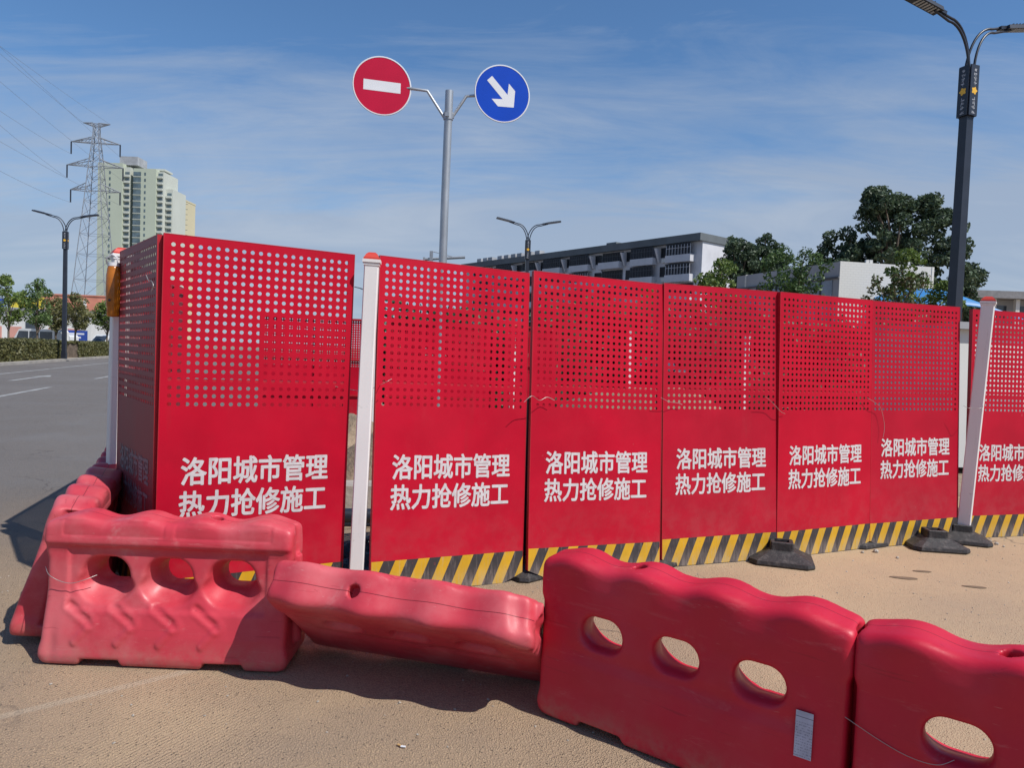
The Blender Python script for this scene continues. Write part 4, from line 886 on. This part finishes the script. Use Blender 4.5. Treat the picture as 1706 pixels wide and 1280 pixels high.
# local x along the facade (away), local y = away from the facade to the left is negative
LA = 60.0; DA = 12.0; fl = 2.85; nf = int(top/fl)
sd_ = 1.0   # local +y points to the left/camera side for this rotation
M_aw = simple('apartment_white_wall', (.54, .54, .57), .85, v=.12, vs=.25); M_ag = simple('apartment_grey_band', (.11, .125, .135), .85, v=.15, vs=.3); M_fr = simple('window_frame', (.07, .075, .085), .6); M_adk = simple('apartment_dark_glass', (.016, .019, .026), .45, v=.3, vs=.3, spec=.25)
obox(T, 'wall', 0, LA, -DA, 0, 0, top-1.05, M_aw); obox(T, 'roof_band', -.25, LA+.2, -DA-.25, .9, top-1.05, top, M_ag)
def abox(parent, name, x0, x1, y0, y1, z0, z1, m, me=None):
    q = MB(); q.box(((x1-x0)/2, (y1-y0)/2, (z1-z0)/2), (x1-x0, y1-y0, z1-z0)); return q.mesh(name, [m])
me_bal = abox(T, 'balcony', 0, 4.6, 0, 1.15, 0, 1.05, M_aw); me_gl = abox(T, 'balcony_glazing', 0, 4.55, 0, .06, 0, 1.62, M_adk); me_win = abox(T, 'window', 0, 1.55, 0, .05, 0, 1.5, M_adk)
me_mul = MB(); [me_mul.box((.55*k, 0, .72), (.05, .05, 1.44)) for k in range(9)]; me_mul.box((2.2, 0, 1.0), (4.4, .045, .05)); me_mulw = me_mul.mesh('frame', [M_aw]); me_mul = me_mul.mesh('frame', [M_fr])
me_fin = MB(); me_fin.prism([(0, 0), (.35, 0), (.35, 2.1), (0, 2.1)], 0, .35); me_fin = me_fin.mesh('fin', [M_aw])
fin2 = MB(); fin2.add([(0, 0, 0), (.32, 0, 0), (.32, .35, 0), (0, .35, 0), (-.02, 0, 2.0), (.36, 0, 2.0), (.36, 1.2, 2.0), (-.02, 1.2, 2.0)], [(3, 2, 1, 0), (4, 5, 6, 7), (0, 1, 5, 4), (1, 2, 6, 5), (2, 3, 7, 6), (3, 0, 4, 7)]); fin2 = fin2.mesh('bracket_fin', [M_aw])
me_ac = MB(); me_ac.box((.4, .17, .28), (.8, .32, .56)); me_ac = me_ac.mesh('air_conditioner', [W_white])
ra = random.Random(4)
me_pipe = MB(); me_pipe.box((0, .06, 1.3), (.11, .11, 2.6)); me_pipe = me_pipe.mesh('drain_pipe', [M_ag])
for f in range(max(0, nf-4), nf):
    zf = top-1.05-fl*(nf-f)
    x = 1.2
    while x < LA-7:
        put('balcony', me_bal, T, loc=(x, .003, zf)); op = ra.random(); g_ = put('glazing', me_gl, T, loc=(x+.1, .95 if op < .7 else .05, zf+1.06)); put('frame', me_mulw if op < .25 else me_mul, g_, loc=(0, .09, 0))
        x2 = x+4.9; put('window', me_win, T, loc=(x2, .003, zf+1.0))
        if ra.random() < .7: put('air_conditioner', me_ac, T, loc=(x2+.2, .05, zf+.25))
        if f == nf-1: put('bracket_fin', fin2, T, loc=(x2+1.45, .01, zf+.35))
        if ra.random() < .5: put('drain_pipe', me_pipe, T, loc=(x+4.72, .02, zf-.2))
        x += 7.0
for i in range(9):
    hx = 38+i*2.3+ra.uniform(-.5, .5); obox(T, 'roof_tank', hx, hx+1.4, -2.4, -1.2, top+.25, top+1.1, W_grey)
obox(T, 'roof_tank', 18, 20.2, -2.5, -1, top+.01, top+.7, M_ag)

# ---- white windowless block with a glazed shaded side
M_wb = Mat('white_tile_wall', (.60, .59, .55), .75)
wv = M_wb.n('ShaderNodeTexBrick'); wv.inputs['Scale'].default_value = 1.0; wv.inputs['Brick Width'].default_value = .24; wv.inputs['Row Height'].default_value = .10; wv.inputs['Mortar Size'].default_value = .012
mpb = M_wb.n('ShaderNodeMapping'); mpb.inputs['Rotation'].default_value = (math.pi/2, 0, 0); M_wb.L(M_wb.tc.outputs['Object'], mpb.inputs[0]); M_wb.L(mpb.outputs[0], wv.inputs['Vector']); M_wb.mixc(M_wb.math('MULTIPLY', wv.outputs['Fac'], .35), (.42, .41, .38)); M_wb.mixc(M_wb.ramp(M_wb.noise(1.2, 5, .7, vscale=(1, 1, .25)), .55, .75, 0, .35), (.36, .34, .30)); M_wb = M_wb.m
Yw = 30.0; xw, yw = gx(1390, Yw); T = thing('white_block', 'white windowless block lit by the sun, with a dark-framed window wall on its shaded side', 'building', (xw, yw, 0), 0)
H_ = 1.458+(612-437)/1210*Yw; dA_ = Vector((.985, .17, 0)); dB_ = Vector((-.33, .944, 0)); la, lb = 4.35, 6.2
c0, c1, c2, c3 = Vector((0, 0, 0)), dA_*la, dA_*la+dB_*lb, dB_*lb
def wall4(T, name, a, b_, z0, z1, off, m):
    n_ = Vector(((b_-a).y, -(b_-a).x, 0)).normalized(); q = MB(); P_ = [a, b_, b_-n_*.12, a-n_*.12]; q.add([(p_.x+n_.x*off, p_.y+n_.y*off, z) for z in (z0, z1) for p_ in P_], [(3, 2, 1, 0), (4, 5, 6, 7), (0, 1, 5, 4), (1, 2, 6, 5), (2, 3, 7, 6), (3, 0, 4, 7)]); return q.build(name, m, T)
wall4(T, 'wall', c0, c1, 0, H_, 0, M_wb); wall4(T, 'wall', c1, c2, 0, H_, 0, M_wb); wall4(T, 'wall', c2, c3, 0, H_, 0, M_wb)
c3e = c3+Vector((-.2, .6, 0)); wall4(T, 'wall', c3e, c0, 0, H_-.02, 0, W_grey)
q = MB(); q.add([(p_.x, p_.y, H_-.25) for p_ in (c0, c1, c2, c3)], [(0, 1, 2, 3)]); q.build('roof', W_tile, T)
nn = (c0-c3e).normalized(); nrm = Vector((nn.y, -nn.x, 0))
for k in range(9):
    a = c3e+nn*(.25+.70*k); 
    wall4(T, 'window', a, a+nn*.62, H_-2.6, H_-.75, .03, simple('window_glass_blue', (.20, .24, .30), .2) if k == 0 else bpy.data.materials['window_glass_blue'])
    wall4(T, 'mullion', a-nn*.06, a-nn*.005, H_-2.65, H_-.7, .08, M_fr)
wall4(T, 'lintel', c3e, c0, H_-.70, H_-.62, .08, M_fr); wall4(T, 'lintel', c3e, c0, H_-1.7, H_-1.62, .075, M_fr)
for dx_ in (1.2, 1.35, 2.9): obox(T, 'roof_clutter', dx_, dx_+.12, .3, .42, H_+.0, H_+.14, W_white)

# ---- blue arched shed roof and grey building at the right
M_bluer = simple('blue_sheet_roof', (.03, .19, .45), .45, v=.08)
Yb = 27.0; xb, yb = gx(1560, Yb); T = thing('arched_shed', 'low shed with a curved bright blue sheet roof right of the white block', 'shed', (xb, yb, 0), -.1)
zb_ = 1.458+(618-492)/1210*Yb; q = MB(); n = 18; arc = [(-1.2+4.4*k/n, zb_-.62+.62*math.sin(math.pi*(.10+.90*k/n)) if k < n else zb_-.70) for k in range(n+1)]
q.add([(x_, 0, z_-.30) for x_, z_ in arc]+[(x_, 3.2, z_+.55) for x_, z_ in arc]+[(x_, 0, z_-.38) for x_, z_ in arc], [(k, k+1, n+2+k, n+1+k) for k in range(n)]+[(2*(n+1)+k, 2*(n+1)+k+1, k+1, k) for k in range(n)], sm=True); q.build('roof', M_bluer, T)
obox(T, 'wall', -1.1, 2.9, .25, 3.0, 0, zb_-1.2, W_grey)
Yg = 48.0; xg, yg = gx(1640, Yg); T = thing('grey_building', 'low grey flat-roofed building at the right edge behind the blue roof', 'building', (xg, yg, 0), -.05)
zg = 1.458+(620-484)/1210*Yg; obox(T, 'wall', 0, 12, 1, 8, 0, zg-.5, W_grey); obox(T, 'roof', -1.2, 12.5, 0, 8.5, zg-.48, zg, W_tile)
for i in range(5): obox(T, 'pillar', .4+i*1.5, .65+i*1.5, .3, .55, 0, zg-.5, W_white)
for i in range(4): obox(T, 'window', .9+i*1.5, 1.7+i*1.5, .95, .997, zg-1.8, zg-.9, M_glass)

# ---- tower crane far away
Yc = 260.0; x_, y_ = gx(713, Yc); T = thing('tower_crane', 'tiny distant tower crane left of the sign pole', 'crane', (x_, y_, 0), 0.0); sC = Yc/1210
zz_ = lambda py: (587-py)*sC+CAM_H
q = MB(); q.beam((0, 0, 0), (0, 0, zz_(421)), 1.1); q.build('mast', M_pyl, T); q = MB(); q.beam((-12*sC, 0, zz_(435)), (56*sC, 0, zz_(429)), .7); q.beam((0, 0, zz_(421)), (40*sC, 0, zz_(430)), .2); q.build('jib', M_pyl, T); obox(T, 'counterweight', -13*sC, -10*sC, -1, 1, zz_(438), zz_(432), M_pyl)

# ---- inside the works
def heap(x, y, rx, ry, h, label, m, seed, name='earth_heap', cat='heap'):
    n = 40; xs_ = np.linspace(-1, 1, n); gxx, gyy = np.meshgrid(xs_, xs_, indexing='ij'); r_ = np.hypot(gxx, gyy); zz2 = h*np.clip(1-r_**1.6, 0, None)*(1+.25*noise3(gxx, gyy, gxx*0, 5, seed))+.05*h*noise3(gxx, gyy, gxx*0, 22, seed+1)*(r_ < 1)-.02
    V = np.stack([gxx.ravel()*rx, gyy.ravel()*ry, zz2.ravel()], 1); i_ = np.arange(n*n).reshape(n, n); F = np.stack([i_[:-1, :-1].ravel(), i_[1:, :-1].ravel(), i_[1:, 1:].ravel(), i_[:-1, 1:].ravel()], 1)
    o = put(name, np_mesh(name, V, F, [m], smooth=False), label=label, cat=cat, loc=(x, y, 0)); return o
heap(-.7, 8.4, 1.6, 1.1, .75, 'brown earth heap behind the gap at the first white post', M_earth, 60)
heap(1.9, 10.2, 2.2, 1.3, 1.15, 'larger earth heap behind the middle panels', M_earth, 61)
heap(-2.1, 9.6, 1.0, .9, .6, 'small earth heap behind the largest panel', M_earth, 62)
# dark shrubs beyond the works
def shrub(x, y, w, h, label, mat, seed, n=9000):
    T = thing('shrub', label, 'shrub', (x, y, 0), 0, 'dark shrubs behind the works'); B = blobs_for(w*1.25, w*.7, .2, h, 80, .38, seed, shape=lambda t: 1-.35*t); V, F = leaf_cloud(n, B, .08, seed); put('foliage', np_mesh('foliage', V, F, [mat]), T)
    q = MB(); [q.tube([(random.uniform(-.2, .2), 0, 0), (random.uniform(-w*.6, w*.6), random.uniform(-.3, .3), h*.7)], .025, 5) for _ in range(7)]; q.build('stems', M_trunk, T)
for i, (x, y, w, h) in enumerate([(-1.6, 16.5, 1.5, 2.3), (.4, 16.8, 1.4, 2.5), (2.6, 17.2, 1.6, 2.6), (5.0, 16.0, 1.5, 2.4), (7.0, 15.6, 1.5, 2.2), (8.8, 16.6, 1.4, 2.2), (10.6, 16.4, 1.4, 2.2)]):
    shrub(x, y, w, h, 'dark shrub seen through the holes, '+['first', 'second', 'third', 'fourth', 'fifth', 'sixth', 'seventh'][i]+' from the left', L_dark, 70+i)
# long low wall of concrete and pale strip seen in the gap
obs_ = thing('concrete_kerb_stack', 'pale concrete kerb pieces lying in a row in the works behind the first post', 'kerb pieces', (-1.9, 6.4, 0.0), .15)
for i in range(4): q = MB(); q.box((i*.78, 0, .12), (.74, .30, .24)); q.build('kerb_piece', M_concrete, obs_, loc=(0, (i % 2)*.03, 0.005))
q = MB(); q.tube([(-2.5, 5.75, .09), (1.6, 6.25, .09)], .06, 10); q.build('black_pipe', M_dark, label='long black pipe lying behind the first white post', cat='pipe')
# crumpled black plastic sheet just behind the gap
n = 44; gx_, gy_ = np.meshgrid(np.linspace(-1.0, 1.0, n), np.linspace(-.32, .32, n), indexing='ij'); zt3 = .10+.07*noise3(gx_, gy_*2, gx_*0, 9, 80)+.05*noise3(gx_, gy_*2, gx_*0, 26, 81)+.02*noise3(gx_, gy_, gx_*0, 60, 82); zt3 *= np.clip(1.2-np.abs(gy_)/.32, .05, 1)
V = np.stack([gx_.ravel(), gy_.ravel(), np.clip(zt3, .008, None).ravel()], 1); i_ = np.arange(n*n).reshape(n, n); F = np.stack([i_[:-1, :-1].ravel(), i_[1:, :-1].ravel(), i_[1:, 1:].ravel(), i_[:-1, 1:].ravel()], 1)
put('plastic_sheet', np_mesh('plastic_sheet', V, F, [M_tarp], smooth=True), label='crumpled black plastic sheet on the ground behind the first white post', cat='plastic sheet', loc=(-.75, 5.05, 0.004), rot=(0, 0, .45))
# rubble strip
r = np.random.default_rng(90); Vs, Fs_, o_ = [], [], 0
for i in range(1500):
    s_ = .012+.05*r.random()**3; c_ = np.array([r.uniform(-2.3, 1.6), r.uniform(6.7, 7.7), s_*.4]); v_ = r.normal(size=(6, 3)); ax_ = np.array([[1, 0, 0], [0, 1, 0], [-1, 0, 0], [0, -1, 0], [0, 0, 1], [0, 0, -1]])*(.7+.6*r.random((6, 1)))
    Vs.append(c_+(ax_+.15*v_)*s_); Fs_.append(np.array([[0, 1, 4], [1, 2, 4], [2, 3, 4], [3, 0, 4], [1, 0, 5], [2, 1, 5], [3, 2, 5], [0, 3, 5]])+o_); o_ += 6
put('rubble', np_mesh('rubble', np.concatenate(Vs), np.concatenate(Fs_), [M_rubble]), kind='stuff', label='pale broken stones strewn behind the hoarding')
# white cabin behind the right gap
T = thing('site_cabin', 'white site cabin glimpsed between the grey white post and the panel beside it', 'cabin', (6.0, 10.2, 0), .1)
obox(T, 'wall', .25, 1.3, 0, 2.0, .1, 2.05, W_white); obox(T, 'roof', .17, 1.38, -.1, 2.1, 2.052, 2.15, W_grey); obox(T, 'door', .75, 1.25, -.03, -.003, .15, 1.1, W_grey)
# grit and litter on the ground near us
def stones(name, n, x0, x1, y0, y1, smin, smax, mat, seed, label):
    r = np.random.default_rng(seed); Vs, Fs_ = [], []
    for i in range(n):
        s_ = smin+(smax-smin)*r.random()**3; c_ = np.array([r.uniform(x0, x1), r.uniform(y0, y1), s_*.35]); ax_ = np.array([[1, 0, 0], [0, 1, 0], [-1, 0, 0], [0, -1, 0], [0, 0, .7], [0, 0, -.7]])*(.7+.6*r.random((6, 1)))
        Vs.append(c_+(ax_+.12*r.normal(size=(6, 3)))*s_); Fs_.append(np.array([[0, 1, 4], [1, 2, 4], [2, 3, 4], [3, 0, 4], [1, 0, 5], [2, 1, 5], [3, 2, 5], [0, 3, 5]])+6*i)
    put(name, np_mesh(name, np.concatenate(Vs), np.concatenate(Fs_), [mat]), kind='stuff', label=label)
stones('grit', 2600, -3.2, 5.5, 2.0, 6.3, .0012, .0075, M_rubble, 91, 'loose grit scattered over the dusty ground')
for i, (px, py, s_) in enumerate([(1459, 921, .022), (1437, 922, .013), (1495, 931, .012), (1660, 908, .018), (1650, 903, .012), (1672, 912, .010)]):
    d = fw + r2*((px-853)/FPX) + u2*((640-py)/FPX); p_ = Vector((0, 0, CAM_H))+d*(CAM_H/-d.z); q = MB(); rr = random.Random(i)
    q.tube([(0, 0, 0), (0, 0, s_*.5), (.1*s_, 0, s_*1.1)], s_, 7, rs=[s_*.9, s_, s_*.5], sm=False)
    q.build('pebble', M_rubble, label=['largest pale pebble before the sixth panel', 'small pebble left of the largest pale one', 'lone pebble right of the largest pale one', 'largest pebble by the grey post base', 'small pebble against the grey post base', 'outermost pebble by the grey post base'][i], cat='pebble', group='pebbles before the fence', loc=(p_.x, p_.y, .002), rot=(0, 0, rr.uniform(0, 3)))
d = fw + r2*((668-853)/FPX) + u2*((640-1246)/FPX); p_ = Vector((0, 0, CAM_H))+d*(CAM_H/-d.z)
T = thing('cigarette_end', 'broken cigarette end on the ground at the bottom centre', 'cigarette end', (p_.x, p_.y, .004)); q = MB(); q.tube([(-.014, .006, .003), (-.002, .0, .003)], .0035, 8); q.build('filter', simple('filter_tan', (.50, .30, .12), .8), T); q = MB(); q.tube([(.0, -.006, .003), (.018, -.008, .003)], .0035, 8); q.build('paper', M_swhite, T)
wire([(-2.085, 3.26, .415), (-2.03, 3.196, .40), (-1.98, 3.192, .375), (-1.93, 3.196, .365), (-1.88, 3.205, .378), (-1.84, 3.24, .392)], 'thin wire sagging from the left end of the dusty barrier to its first hole', .0015)
aD = math.radians(-38.5); dU = Vector((math.cos(aD), math.sin(aD), 0)); dN = Vector((math.sin(aD), -math.cos(aD), 0)); cD = Vector((1.635, 1.955, 0))
wire([tuple(cD+dU*u_+dN*o_+Vector((0, 0, z_))) for u_, o_, z_ in ((-.60, .155, .375), (-.50, .150, .335), (-.42, .150, .315), (-.35, .150, .318), (-.31, .120, .335))], 'thin pale wire across the face of the cut-off barrier', .0011)

# damp marks on the ground before the fence
for (px, py, w_, a_) in ((1506, 964, .085, .1), (1536, 953, .06, .15), (1624, 979, .07, .1)):
    d = fw + r2*((px-853)/FPX) + u2*((640-py)/FPX); p_ = Vector((0, 0, CAM_H))+d*(CAM_H/-d.z); rr = random.Random(px); n = 14
    q = MB(); q.add([(w_*(1+.2*rr.random())*math.cos(2*math.pi*k/n), w_*.28*(1+.5*rr.random())*math.sin(2*math.pi*k/n), 0) for k in range(n)], [tuple(range(n))])
    o = q.build('stain', bpy.data.materials.get('damp_mark') or simple('damp_mark', (.17, .12, .075), .8), kind='structure', loc=(p_.x, p_.y, .004), rot=(0, 0, -.25+a_))
